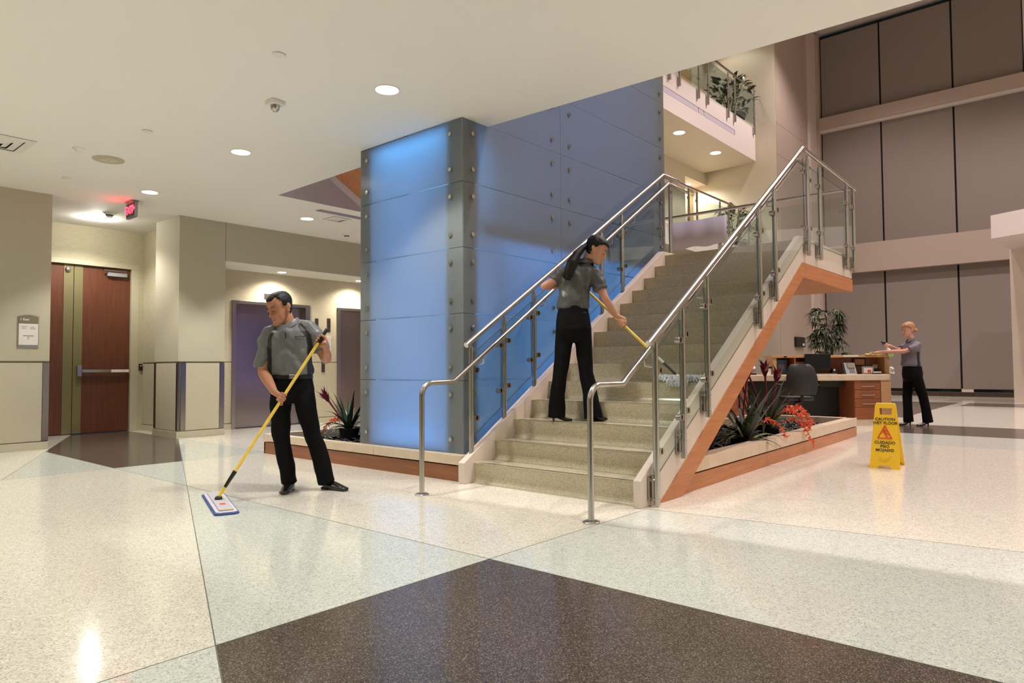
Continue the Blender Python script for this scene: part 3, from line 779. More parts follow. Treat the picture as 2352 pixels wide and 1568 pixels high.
# ================================================================== CEILING FIXTURES
def downlight(loc, power, col, lens, label, group, r=0.096, angle=106, blend=0.35):
    x, y, z = loc
    d = thing('downlight', label, 'ceiling light', loc, group=group)
    MB().lathe([(r, -0.004), (r + 0.014, -0.004), (r + 0.014, 0.0), (r, 0.0)], (x, y, z - 0.0005), 32).build('trim_ring', 'white_plastic', d, 40)
    MB().lathe([(0, -0.002), (r, -0.002), (r, 0.0), (0, 0.0)], (x, y, z - 0.003), 32).build('lens', lens, d, 40)
    light_spot('downlight_lamp', (x, y, z - 0.03), (0, 0, -1), power, col, angle, blend, d, radius=r)
    return d
ll = [((3.649, 4.529), 'round recessed downlight nearest the glass tower'), ((3.66, 7.029), 'round recessed downlight, second along the lobby row from the tower'),
      ((3.699, 9.521), 'round recessed downlight above the red exit sign'), ((6.0, 9.416), 'round recessed downlight beside the square vent near the elevators')]
for (x, y), lab in ll: downlight((x, y, ZC), 100 * LOBK, LOBBY, 'lamp_lens', lab, 'lobby downlights')
dd = downlight((3.79, 11.72, ZC), 130 * LOBK, LOBBY, 'lamp_lens', 'bright recessed downlight in front of the double door', 'lobby downlights', angle=140, blend=0.6)
MB().lathe([(0, -0.045), (0.05, -0.042), (0.085, -0.024), (0.096, -0.004), (0, -0.004)], (3.79, 11.72, ZC), 28).build('dome', 'lamp_lens', dd, 60)
L_ = bpy.data.lights.new('dome_glow', 'POINT'); L_.energy = 9 * LOBK; L_.color = LOBBY; L_.shadow_soft_size = 0.03
o_ = bpy.data.objects.new('dome_glow', L_); COL.objects.link(o_); o_.parent = dd; o_.location = (0, 0, -0.075)
for x, y in ((3.65, 2.03), (3.65, -0.47), (3.65, -2.97), (0.3, 4.53), (0.3, 2.03), (0.3, -0.47), (0.3, -2.97), (-3.0, 4.53), (-3.0, 7.03), (-3.0, 2.03), (-3.0, -0.47), (0.3, 9.52), (0.3, 7.03), (-3.0, 9.52)):  # unseen rows continuing the grid; last ones added to brighten the left side
    downlight((x, y, ZC), (80 if y > 4 else 52) * LOBK, LOBBY, 'lamp_lens', 'round recessed lobby downlight out of the picture', 'lobby downlights behind the camera', angle=115, blend=0.6)
for x, lab in ((6.56, 'bright downlight washing the wall above the elevator'), (8.25, 'bright downlight washing the wall between the elevators and tower')):
    downlight((x, 11.08, 2.757), 52 * LOBK, (1.0, 0.93, 0.78), 'lamp_lens', lab, 'elevator alcove downlights', r=0.075, angle=150, blend=0.7)
for (x, y), lab in (((2.695, 4.617), 'round white sprinkler cover plate nearest the tower'), ((2.722, 7.089), 'round white sprinkler cover plate in the middle of the ceiling'), ((2.746, 9.574), 'round white sprinkler cover plate near the directory wall')):
    o = MB().lathe([(0, -0.010), (0.046, -0.010), (0.050, -0.006), (0.050, -0.004), (0.040, -0.003), (0.040, 0), (0, 0)], (x, y, ZC), 24).build('sprinkler_cover', 'white_plastic', None, 40)
    tag(o, lab, 'sprinkler', 'sprinkler covers')
def detector(x, y, z, lab, s=1.0):
    t = thing('smoke_detector', lab, 'smoke detector', (x, y, z), group='smoke detectors')
    MB().lathe([(0, 0), (0.070 * s, 0), (0.072 * s, -0.006), (0.05 * s, -0.020 * s), (0.046 * s, -0.022 * s), (0, -0.022 * s)][::-1], (x, y, z), 24).build('base', 'white_plastic', t, 40)
    MB().lathe([(0, -0.050 * s), (0.026 * s, -0.050 * s), (0.036 * s, -0.042 * s), (0.036 * s, -0.036 * s)], (x, y, z), 20).build('cap', 'white_plastic', t, 40)
    MB().lathe([(0, -0.037 * s), (0.033 * s, -0.037 * s), (0.040 * s, -0.022 * s), (0, -0.022 * s)], (x, y, z), 20).build('sensing_vents', 'black_satin', t, 40)
detector(3.80, 11.25, ZC, 'round white smoke detector by the bright downlight at the door', 1.3)
detector(7.174, 10.016, ZC, 'round white smoke detector near the elevators beside the tower', 1.2)
t = MB().lathe([(0, -0.042), (0.022, -0.042), (0.034, -0.026), (0.056, -0.010), (0.058, 0), (0, 0)], (2.455, 8.171, ZC), 24).build('motion_sensor', 'white_plastic', None, 40)
tag(t, 'small white domed sensor on the ceiling near the round speaker', 'sensor')
s_ = thing('fire_strobe', 'square beige ceiling strobe with clear dome', 'fire alarm', (3.159, 5.465, ZC))
MB().box(3.094, 5.40, ZC - 0.036, 3.224, 5.53, ZC).build('housing', 'white_plastic', s_, bevel=0.006)
MB().lathe([(0, -0.090), (0.020, -0.088), (0.036, -0.070), (0.042, -0.036), (0, -0.036)], (3.159, 5.465, ZC), 18).build('dome', 'steel', s_, 40)
s_ = thing('ceiling_speaker', 'large round cream loudspeaker grille in the lobby ceiling', 'speaker', (2.809, 8.371, ZC))
MB().lathe([(0, -0.003), (0.145, -0.003), (0.158, -0.008), (0.160, 0), (0, 0)], (2.809, 8.371, ZC), 40).build('ring', 'door_frame', s_, 40)
MB().lathe([(0, -0.013), (0.060, -0.012), (0.088, -0.006), (0.09, 0), (0, 0)], (2.809, 8.371, ZC), 32).build('grille', 'wainscot', s_, 40)
MB().lathe([(0, -0.016), (0.008, -0.016), (0.008, 0), (0, 0)], (2.809, 8.371, ZC), 12).build('screw', 'steel', s_, 40)
def vent(cx_, cy_, half, lab, rot=0):
    t = thing('ceiling_vent', lab, 'vent', (cx_, cy_, ZC), rot, 'square ceiling vents', local=True)
    h = half
    MB().prism([(-h, -h, 0.0), (h, -h, 0), (h, h, 0), (-h, h, 0)], (0, 0, -0.004)).build('back_plate', 'black_satin', t)
    for k, (a, b) in enumerate(((1.0, 0.74), (0.72, 0.46), (0.44, 0.22))):
        m_ = MB()
        for q in range(4):
            c0, s0 = math.cos(q * PI / 2), math.sin(q * PI / 2)
            P = [(-a * h, -a * h, -0.006), (a * h, -a * h, -0.006), (b * h, -b * h, -0.014 - 0.008 * k), (-b * h, -b * h, -0.014 - 0.008 * k)]
            m_.prism([(x * c0 - y * s0, x * s0 + y * c0, z) for x, y, z in P], (0, 0, 0.003))
        m_.build('louvre_frame', 'white_plastic', t)
    MB().box(-0.16 * h, -0.16 * h, -0.03, 0.16 * h, 0.16 * h, -0.026).build('centre_plate', 'white_plastic', t)
vent(6.34, 9.10, 0.16, 'square white ceiling vent close to the linear slot')
vent(1.80, 8.55, 0.30, 'large square ceiling vent at the left edge of the ceiling')
# exit sign: hangs from the ceiling, face towards the lobby
ex = thing('exit_sign', 'grey hanging exit sign with glowing red letters', 'exit sign', (3.74, 10.23, ZC))
MB().box(3.722, 10.08, 3.150, 3.765, 10.39, 3.358).build('housing', 'sign_frame', ex, bevel=0.004)
MB().box(3.718, 10.096, 3.170, 3.7225, 10.376, 3.346).build('face_plate', 'black_plastic', ex)
MB().box(3.69, 10.12, ZC - 0.022, 3.79, 10.34, ZC).build('canopy', 'sign_frame', ex, bevel=0.003)
MB().cyl((3.743, 10.23, 3.35), (3.743, 10.23, ZC - 0.02), 0.02).build('stem', 'sign_frame', ex, 60)
put_text('EXIT', 0.150, (3.7165, 10.262, 3.258), (0, -1, 0), (0, 0, 1), 'exit_red', ex, bold=0.006, space=0.92)
put_text('>', 0.150, (3.7165, 10.115, 3.262), (0, -1, 0), (0, 0, 1), 'exit_red', ex, bold=0.005)
light_area('exit_glow', (3.705, 10.235, 3.26), (-1, 0, 0.25), 0.15, 0.26, 0.9, (1, 0.03, 0.06), ex)
# ================================================================== LEFT-WALL FITTINGS
dr = thing('directory_sign', 'directory sign with olive header reading 1 East on the cream wall', 'sign', (2.645, YW, 1.53))
x0, x1 = 2.532, 2.758
top = [(x0 + (x1 - x0) * k / 10, 1.735 + 0.022 * math.sin(PI * k / 10)) for k in range(11)]
MB().prism([(x, YW - 0.014, z) for x, z in [(x0, 1.332), (x1, 1.332)] + top[::-1]], (0, 0.012, 0)).build('backing', 'sign_frame', dr)
MB().prism([(x, YW - 0.018, z) for x, z in [(x0 + 0.006, 1.648), (x1 - 0.006, 1.648)] + [(min(max(a, x0 + 0.006), x1 - 0.006), b - 0.005) for a, b in top[::-1]]], (0, 0.005, 0)).build('header', 'sign_olive', dr)
MB().box(x0 + 0.006, YW - 0.017, 1.365, x1 - 0.008, YW - 0.012, 1.642).build('paper_insert', 'paper', dr)
put_text('1 East', 0.042, (2.598, YW - 0.0185, 1.697), (1, 0, 0), (0, 0, 1), 'paper', dr, bold=0.0008)
for (a, b, z, m_) in ((2.555, 2.632, 1.604, 'ink_grey'), (2.58, 2.606, 1.589, 'ink_grey'), (2.566, 2.622, 1.576, 'ink_tan'), (2.672, 2.705, 1.603, 'ink_grey'), (2.658, 2.722, 1.588, 'ink_grey'), (2.66, 2.718, 1.574, 'ink_tan'), (2.584, 2.702, 1.484, 'ink_black'), (2.632, 2.654, 1.468, 'ink_grey'), (2.632, 2.652, 1.455, 'ink_grey'), (2.632, 2.652, 1.441, 'ink_grey')):
    MB().box(a, YW - 0.0178, z - 0.003, b, YW - 0.0165, z + 0.003).build('print_line', m_, dr)
cr_ = thing('card_reader', 'small black card reader with a red light beside the double door', 'card reader', (4.757, 12.55, 1.07))
MB().box(4.733, 12.52, 1.022, 4.783, 12.552, 1.135).build('body', 'black_plastic', cr_, bevel=0.005)
MB().box(4.752, 12.5185, 1.098, 4.766, 12.5205, 1.106).build('status_light', 'led_red', cr_)
ip = thing('floor_indicator', 'brushed steel floor indicator plate above the elevator', 'indicator', (6.61, YE, 2.34))
MB().box(6.402, YE - 0.01, 2.290, 6.818, YE, 2.394).build('plate', 'steel_brushed', ip, bevel=0.004)
MB().add([(6.60, YE - 0.0105, 2.315), (6.66, YE - 0.0105, 2.315), (6.63, YE - 0.0105, 2.372)], [(0, 1, 2)]).build('up_arrow', 'lamp_lens', ip)
for x in (6.43, 6.79): MB().cyl((x, YE - 0.012, 2.342), (x, YE - 0.009, 2.342), 0.006, n=10).build('screw', 'steel', ip)
for x, z0, z1, lab, c in ((7.484, 1.752, 1.994, 'narrow dark plate beside the first elevator frame', 'plate'), (7.757, 1.745, 2.008, 'narrow dark plate beside the second elevator frame', 'plate'), (7.633, 0.961, 1.150, 'elevator call button plate below the wall rail', 'button panel')):
    t = thing('elevator_plate', lab, c, (x, YE, z0), group='dark elevator plates')
    MB().box(x - 0.037, YE - 0.010, z0, x + 0.037, YE, z1).build('plate', 'tile_brown', t, bevel=0.006)
    for z in (z0 + 0.03, z1 - 0.03): MB().cyl((x, YE - 0.013, z), (x, YE - 0.009, z), 0.008, n=10).build('screw', 'steel', t)
    MB().cyl((x, YE - 0.014, (z0 + z1) / 2), (x, YE - 0.009, (z0 + z1) / 2), 0.010, n=12).build('button', 'black_satin', t)
nt_ = thing('wall_notice', 'small framed notice on the elevator wall behind the man', 'notice', (7.70, YE, 1.38))
MB().box(7.58, YE - 0.012, 1.36, 7.80, YE, 1.66).build('frame', 'paper', nt_)
MB().box(7.60, YE - 0.0135, 1.40, 7.78, YE - 0.011, 1.64).build('print', 'stringer_white', nt_)

# ================================================================== ATRIUM SHELL
XW = 26.16
struct('ceiling_atrium', MB().box(4.9, -7.0, 13.15, 26.4, 12.6, 13.3), 'atrium_ceiling')
struct('wall_gallery_left', MB().box(10.6, 8.5, 9.0, 10.8, 12.75, 13.15), 'wall_paint')
rc = sroot('wall_pier_atrium', (22.06, 7.8, 0))
MB().prism([(22.06, 7.8, 0), (XW, 7.8, 0), (XW, 12.6, 0), (22.9, 12.6, 0)], (0, 0, 13.15)).build('pier_body', 'gallery_cream', rc)
for z0, z1 in ((0.0, 4.62), (4.63, 7.815), (7.825, 8.83), (8.84, 13.1)):
    MB().box(22.07, 7.775, z0, 24.66, 7.80, z1).build('pier_panel', 'column_paint', rc)
    MB().box(24.68, 7.775, z0, 25.13, 7.80, z1).build('pier_panel', 'column_paint', rc)
MB().box(25.15, 7.70, 0, 26.12, 7.80, 13.1).build('pier_trim', 'stringer_white', rc)
MB().box(25.9, 7.60, 0, 26.16, 7.70, 13.1).build('pier_trim', 'column_paint', rc)
# window wall with night glass, spandrels, sills
wr = sroot('window_1', (XW, 4.5, 0)); 
MB().box(XW + 0.12, 1.4, 0.0, XW + 0.16, 7.7, 13.1).build('night_pane', 'night_glass', wr)
MB().box(XW - 0.30, -7, 4.26, XW + 0.1, 7.62, 5.26).build('spandrel', 'column_paint', wr)
MB().box(XW - 0.30, -7, 9.52, XW + 0.1, 7.62, 9.95).build('spandrel', 'column_paint', wr)
MB().box(XW - 0.22, -7, 9.44, XW + 0.1, 7.62, 9.53).build('blind_rail', 'white_metal', wr)
for y in (5.64, 3.51):
    for z0, z1 in ((0.17, 4.26), (5.26, 9.44), (9.95, 13.0)): MB().box(XW - 0.02, y - 0.05, z0, XW + 0.1, y + 0.05, z1).build('mullion', 'black_void', wr)
MB().box(XW - 0.02, 7.54, 0.17, XW + 0.1, 7.64, 13.0).build('mullion', 'black_void', wr)
MB().box(XW - 0.12, 1.30, 0, XW + 0.12, 1.63, 13.1).build('mullion', 'stringer_white', wr)
struct('wall_far_right', MB().box(XW - 0.05, -7, 0, XW + 0.12, 1.30, 13.15), 'column_paint')
MB().box(XW - 0.04, 1.63, 0, XW + 0.1, 7.7, 0.02).build('sill_base', 'wall_paint', wr)
for k in range(44):
    y = 7.55 - k * 0.135
    if y < 1.6: break
    MB().box(XW - 0.06, y - 0.127, 0.02, XW - 0.03, y, 0.15).build('tile', 'tile_brown', wr)
MB().box(XW - 0.04, 1.63, 0.02, XW + 0.1, 7.7, 0.155).build('tile_backing', 'substrate', wr)
MB().box(XW - 0.05, 3.20, 0.155, XW + 0.1, 3.52, 0.26).build('window_post', 'stringer_white', wr)
cols = [(5.668, 7.56, 'left'), (3.538, 5.612, 'middle'), (1.66, 3.482, 'right')]
rows_ = [(0.255, 4.26, 'lowest row'), (5.26, 9.44, 'second row'), (9.95, 12.93, 'top row')]
for (a, b, cn) in cols:
    for (z0, z1, rn) in rows_:
        t = thing('roller_blind', f'closed taupe roller blind, {cn} one of the {rn}', 'blind', (XW, (a + b) / 2, z0), group='window roller blinds')
        MB().box(XW - 0.050, a, z0 + 0.03, XW - 0.044, b, z1).build('fabric', 'blind', t)
        MB().box(XW - 0.060, a, z0, XW - 0.036, b, z0 + 0.03).build('bottom_bar', 'blind', t)
# canopy and pillar at the right edge
struct('ceiling_canopy', MB().prism([(20.5, 2.05, 4.134), (23.3, 1.81, 4.134), (23.3, -5, 4.134), (17.4, -4.0, 4.134)], (0, 0, 0.575)), 'fascia_white')
rp_ = sroot('wall_pillar', (22.8, 1.5, 0))
MB().box(22.77, 1.2, 0, 23.25, 1.50, 4.134).build('pillar_panel', 'column_paint', rp_)
MB().box(22.77, 1.51, 0, 23.25, 1.885, 4.134).build('pillar_panel', 'stringer_white', rp_)
# ---------------- galleries
GY0, GYB = 8.5, 10.38
g3 = sroot('floor_gallery_upper', (10.8, GY0, 7.74))
MB().box(10.8, GY0 + 0.02, 7.74, 22.25, GYB, 8.84).build('gallery_slab', 'gallery_cream', g3)
MB().box(10.8, GY0, 7.742, 22.10, GY0 + 0.02, 8.18).build('fascia_panel', 'fascia_white', g3)
MB().box(10.8, GY0, 8.35, 22.10, GY0 + 0.02, 8.86).build('fascia_panel', 'fascia_white', g3)
MB().box(20.48, GY0, 8.18, 22.10, GY0 + 0.02, 8.35).build('fascia_panel', 'fascia_white', g3)
for a, b in ((10.8, 17.9), (18.0, 18.25), (18.35, 20.44)):
    MB().box(a, GY0 + 0.006, 8.195, b, GY0 + 0.02, 8.335).build('slot_grille', 'banner', g3)
g2 = sroot('floor_gallery', (10.8, GY0, 4.2))
MB().box(10.8, GY0 + 0.02, 4.2, 22.25, GYB, 4.73).build('gallery_slab', 'gallery_cream', g2)
MB().box(10.8, GY0, 4.202, 22.10, GY0 + 0.02, 4.75).build('fascia_panel', 'fascia_white', g2)
gb = sroot('wall_gallery', (10.8, GYB, 0))
MB().box(10.8, GYB, 0, 20.85, GYB + 0.2, 13.15).build('wall_panel', 'gallery_cream', gb)
MB().box(22.78, GYB, 0, 24.2, GYB + 0.2, 13.15).build('wall_panel', 'gallery_cream', gb)
MB().box(20.85, GYB, 7.35, 22.78, GYB + 0.2, 13.15).build('wall_panel', 'gallery_cream', gb)
MB().box(20.85, GYB, 0, 22.78, GYB + 0.2, 4.73).build('wall_panel', 'gallery_cream', gb)
MB().box(20.7, GYB + 0.62, 4.73, 24.2, GYB + 0.72, 7.4).build('alcove_back', 'gallery_cream', gb)
MB().box(20.75, GYB + 0.2, 4.73, 20.85, GYB + 0.62, 7.4).build('alcove_side', 'gallery_cream', gb)
MB().box(20.75, GYB + 0.2, 7.35, 24.2, GYB + 0.72, 7.45).build('alcove_soffit', 'fascia_white', gb)
d4 = sroot('door_4', (22.5, GYB + 0.6, 4.73)); d4['label'] = 'wooden door in the lit alcove of the lower gallery'
MB().box(22.10, GYB + 0.57, 4.73, 22.95, GYB + 0.615, 7.10).build('door_leaf', 'desk_top_wood', d4)
for a, b in ((22.02, 22.10), (22.95, 23.18)): MB().box(a, GYB + 0.56, 4.73, b, GYB + 0.618, 7.18).build('jamb', 'fascia_white', d4)
MB().box(22.02, GYB + 0.56, 7.10, 23.18, GYB + 0.618, 7.18).build('head', 'door_frame', d4)
d5 = sroot('door_5', (18.6, GYB - 0.01, 8.84)); d5['label'] = 'orange wooden door at the back of the upper gallery'
MB().box(20.6, GYB - 0.03, 8.84, 21.3, GYB - 0.002, 11.0).build('door_leaf', 'desk_top_wood', d5)
for a, b in ((20.5, 20.6), (21.3, 21.42)): MB().box(a, GYB - 0.04, 8.84, b, GYB - 0.002, 11.1).build('jamb', 'door_frame', d5)
downlight((21.9, GYB + 0.40, 7.349), 70 * ATK, (1, 0.95, 0.82), 'lamp_lens', 'downlight glowing inside the alcove of the lower gallery', 'gallery downlights', r=0.09, angle=165, blend=0.5)
for (x, y, lab) in ((17.92, 9.08, 'gallery soffit downlight beside the tower edge'), (20.4, 9.10, 'gallery soffit downlight nearer the tall pier')):
    downlight((x, y, 7.74), 75 * ATK, (1, 0.96, 0.86), 'lamp_lens', lab, 'gallery downlights', r=0.16)
for x in (18.5, 21.0): downlight((x, 9.5, 12.9), 75 * ATK, (1, 0.94, 0.82), 'lamp_lens', 'high gallery downlight out of the picture', 'upper gallery lamps', r=0.14)
def gallery_rail(z, xs, label):
    g = thing('gallery_guard', label, 'guard rail', (xs[0], GY0 - 0.06, z), group='gallery guard rails')
    MB().tube([(10.9, GY0 - 0.06, z + 1.16), (22.05, GY0 - 0.06, z + 1.16)], 0.03, 12).build('top_rail', 'steel', g, 50)
    for x in xs:
        p = MB().cyl((x, GY0 - 0.06, z - 0.30), (x, GY0 - 0.06, z + 1.10), 0.028, n=12)
        p.cyl((x, GY0 - 0.06, z + 1.10), (x, GY0 - 0.06, z + 1.15), 0.010, n=8)
        po = p.build('post', 'steel', g, 60)
        c = MB().box(x - 0.04, GY0 - 0.05, z - 0.28, x + 0.04, GY0 - 0.005, z - 0.06); c.build('mounting_plate', 'steel_brushed', po)
        for zz in (z + 0.25, z + 0.85): MB().box(x - 0.08, GY0 - 0.085, zz - 0.03, x + 0.02, GY0 - 0.045, zz + 0.03).build('glass_clamp', 'steel', po, bevel=0.004)
    for a, b in zip(xs[:-1], xs[1:]): MB().box(a + 0.05, GY0 - 0.065, z + 0.02, b - 0.05, GY0 - 0.055, z + 1.0).build('glass_pane', 'glass_blueish', g)
    return g
gallery_rail(8.86, [14.2, 14.75, 16.2, 16.75, 17.9, 18.5, 19.9, 20.4, 21.95], 'steel and glass guard rail of the upper gallery')
gallery_rail(4.75, [14.2, 15.6, 16.15, 17.15, 17.65, 19.15, 19.75, 20.5, 21.3, 21.95], 'steel and glass guard rail of the lower gallery')
# wall box by the desk
bx_ = thing('wall_box', 'black box mounted on the taupe pier behind the reception desk', 'wall box', (23.7, 7.775, 1.8))
MB().box(23.28, 7.69, 1.65, 24.14, 7.775, 1.99).build('body', 'black_plastic', bx_, bevel=0.02)
MB().box(23.86, 7.68, 1.70, 24.02, 7.692, 1.78).build('label_plate', 'paper', bx_)
# ---------------- atrium lamps (high under the roof)
for k, (x, y, p_) in enumerate(((8.0, -3.5, 900), (8.0, 0.2, 950), (14.5, -2.0, 850), (14.5, 3.0, 900), (20.5, -1.0, 800), (20.5, 5.0, 800))):
    downlight((x, y, 13.15), p_ * ATK, ATRIUM, 'lamp_lens_pink', 'high atrium downlight out of the picture', 'atrium roof lamps', r=0.12, angle=120, blend=0.5)
# ================================================================== PLANTERS
def pebbles(name, poly_fn, n, z, root, smin=0.018, smax=0.04):
    mb = MB()
    for k in range(n):
        x, y = poly_fn(); r_ = random.uniform(smin, smax)
        rot = Matrix.Rotation(random.uniform(0, 6.3), 3, 'Z') @ Matrix.Rotation(random.uniform(-0.5, 0.5), 3, 'X')
        mb.ball((x, y, z + random.uniform(-0.01, 0.02)), (r_, r_ * random.uniform(0.6, 0.9), r_ * random.uniform(0.4, 0.6)), 6, 4, rot)
    o = mb.build(name, 'pebble', root, 60); o['kind'] = 'stuff'
    return o
pl = thing('planter', 'long low planter of travertine over cherry wood in front of the blue tower', 'planter', (4.71, 6.5, 0), group='low planters')
# plan: front edge x=4.70, left end pointed back along the elevator side
A, B, C_, D = (4.70, 4.43), (4.58, 8.12), (6.30, 8.08), (6.30, 6.06)
# wooden plinth boards and stone rim along the front
ys = [4.43, 5.02, 6.65, 7.55, 7.86]
for a, b in zip(ys[:-1], ys[1:]): MB().box(4.43, a + 0.001, 0, 4.46, b - 0.001, 0.138).build('plinth_board', 'cherry_dark', pl)
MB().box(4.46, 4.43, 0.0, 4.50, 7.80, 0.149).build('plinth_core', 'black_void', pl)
for a, b in ((4.43, 5.7), (5.703, 6.95), (6.953, 7.765)): MB().box(4.42, a, 0.150, 4.517, b, 0.238).build('rim_stone', 'travertine', pl, bevel=0.003)
MB().box(4.43, 7.84, 0, 6.3, 7.87, 0.138).build('plinth_board', 'cherry_dark', pl)
MB().box(4.42, 7.77, 0.150, 6.3, 7.87, 0.238).build('rim_stone', 'travertine', pl, bevel=0.003)
MB().box(6.25, 6.06, 0, 6.35, 7.87, 0.238).build('rim_stone', 'travertine', pl)
MB().box(4.50, 6.06, 0.0, 6.25, 7.78, 0.17).build('soil', 'soil', pl)
MB().box(4.46, 4.43, 0.0, 4.52, 6.06, 0.236).build('tower_footing', 'travertine', pl)
pebbles('pebbles', lambda: (random.uniform(4.55, 5.9), random.uniform(6.08, 7.3)), 480, 0.185, pl)
pr_ = thing('planter', 'triangular planter bed of travertine over cherry wood under the stairs', 'planter', (8.0, 2.8, 0), group='low planters')
PYf = lambda x: 2.605 + (x - 4.73) * (2.79 - 2.605) / (10.94 - 4.73)
xs_ = [5.0, 6.9, 8.9, 10.94]
for a, b in zip(xs_[:-1], xs_[1:]):
    MB().prism([(a + 0.001, PYf(a), 0), (b - 0.001, PYf(b), 0), (b - 0.001, PYf(b) + 0.03, 0), (a + 0.001, PYf(a) + 0.03, 0)], (0, 0, 0.135)).build('plinth_board', 'cherry', pr_)
    aa = max(a, 5.35)
    MB().prism([(aa + 0.001, PYf(aa) - 0.006, 0.148), (b - 0.001, PYf(b) - 0.006, 0.148), (b - 0.001, PYf(b) + 0.13, 0.148), (aa + 0.001, PYf(aa) + 0.13, 0.148)], (0, 0, 0.118)).build('rim_stone', 'travertine', pr_, bevel=0.003)
MB().prism([(5.05, PYf(5.05) + 0.03, 0), (10.92, PYf(10.92) + 0.03, 0), (10.92, 4.2, 0), (5.05, 4.2, 0)], (0, 0, 0.146)).build('bed', 'soil', pr_)
MB().box(10.83, 2.80, 0.148, 10.95, 4.25, 0.266).build('rim_stone', 'travertine', pr_, bevel=0.003)
MB().box(10.91, 2.80, 0, 10.94, 4.25, 0.135).build('plinth_board', 'cherry', pr_)
MB().box(5.6, 4.20, 0, 10.95, 4.30, 0.266).build('rim_stone', 'travertine', pr_)
pebbles('pebbles', lambda: (lambda x: (x, random.uniform(PYf(x) + 0.15, 4.15)))(random.uniform(5.6, 10.8)), 1500, 0.165, pr_, 0.02, 0.045)

# ================================================================== PLANTS
def leaf_mesh(name, L, W, lift, droop, mat, seg=7, fold=0.25):
    mb = MB(); rows = []
    for i in range(seg + 1):
        s = i / seg
        x = L * s * (1 - 0.25 * droop * s); z = L * (lift * s - droop * s * s)
        wd = W * (0.55 + 0.45 * math.sin(PI * min(1, s * 1.4 + 0.1))) * (1 - s ** 3) + 0.001
        rows.append([(x, -wd, z + fold * wd), (x, 0, z), (x, wd, z + fold * wd)])
    v = [p for r_ in rows for p in r_]; f = []
    for i in range(seg):
        for j in range(2): f.append((i * 3 + j, i * 3 + j + 1, i * 3 + j + 4, i * 3 + j + 3))
    mb.add(v, f)
    return mb.mesh(name, mat=mat, smooth=180)
LEAF = {}
for k, (L, W, li, dr_) in enumerate(((0.48, 0.026, 1.0, 0.55), (0.52, 0.028, 0.55, 0.60), (0.44, 0.03, 0.2, 0.5), (0.40, 0.024, 1.7, 0.5))):
    for m_ in ('leaf', 'leaf_dark', 'leaf_pale'): LEAF[(k, m_)] = leaf_mesh(f'strap_{m_}_{k}', L, W, li, dr_, m_)
def inst(name, me, parent, loc, rot, scale=1.0):
    o = bpy.data.objects.new(name, me); COL.objects.link(o); o.parent = parent; o.location = loc; o.rotation_euler = rot; o.scale = (scale,) * 3
    return o
PET = leaf_mesh('bract', 0.075, 0.024, 2.2, 0.5, 'petal_red', 5, 0.5)
def bromeliad(loc, label, nleaf, heads, mats=('leaf', 'leaf_dark'), s=1.0, group='bromeliads in the planters', pot=True):
    t = thing('bromeliad', label, 'plant', loc, group=group, local=True)
    if pot: MB().lathe([(0.07, 0), (0.10, 0.0), (0.125, 0.15), (0.13, 0.16), (0.11, 0.16), (0.0, 0.14)], (0, 0, -0.02), 16).build('pot', 'black_satin', t, 40)
    for k in range(nleaf):
        a = k * 2.39996 + random.uniform(-0.2, 0.2)
        inst('leaf', LEAF[(k % 4, mats[k % len(mats)])], t, (0.02 * math.cos(a), 0.02 * math.sin(a), 0.10 + 0.05 * random.random()), (random.uniform(-0.15, 0.15), 0, a), s * random.uniform(0.8, 1.15))
    for (hx, hy, hz) in heads:
        top = Vector((hx, hy, hz)); d = (top - Vector((hx * 0.3, hy * 0.3, 0.2))).normalized()
        MB().tube([(0, 0, 0.12), (hx * 0.35, hy * 0.35, hz * 0.5), (hx, hy, hz)], [0.007, 0.008, 0.014], 8).build('flower_stem', 'petal_red', t, 60)
        q = Vector((0, 0, 1)).rotation_difference(d)
        for k in range(11):
            a = k * 2.4; e = (q @ Matrix.Rotation(a, 3, 'Z').to_quaternion()).to_euler()
            inst('bract', PET, t, top - d * (0.10 * k / 11), e, 1.0 + 0.2 * (k % 2))
    return t
def spray(loc, label, dirv, n=60, s=1.0):
    """drooping coral flower spray"""
    t = thing('flower_spray', label, 'flower', loc, group='coral flower sprays', local=True)
    d = Vector(dirv).normalized()
    P = [Vector((0, 0, 0)) + d * (0.36 * s * k / 8) + Vector((0, 0, 0.12 * s * math.sin(PI * k / 8 * 0.9) - 0.16 * s * (k / 8) ** 2)) for k in range(9)]
    MB().tube(P, 0.005, 6).build('stem', 'petal_coral', t, 60)
    mb = MB()
    for k in range(n):
        i = random.uniform(2, 7.99); p = P[int(i)].lerp(P[int(i) + 1], i % 1)
        a = Vector((random.gauss(0, 1), random.gauss(0, 1), random.gauss(0.2, 1))).normalized()
        mb.tube([p, p + a * 0.022 * s, p + a * 0.042 * s + Vector((0, 0, -0.008))], [0.004 * s, 0.007 * s, 0.003 * s], 5)
    o = mb.build('florets', 'petal_coral', t, 60); o['kind'] = 'stuff'
    return t
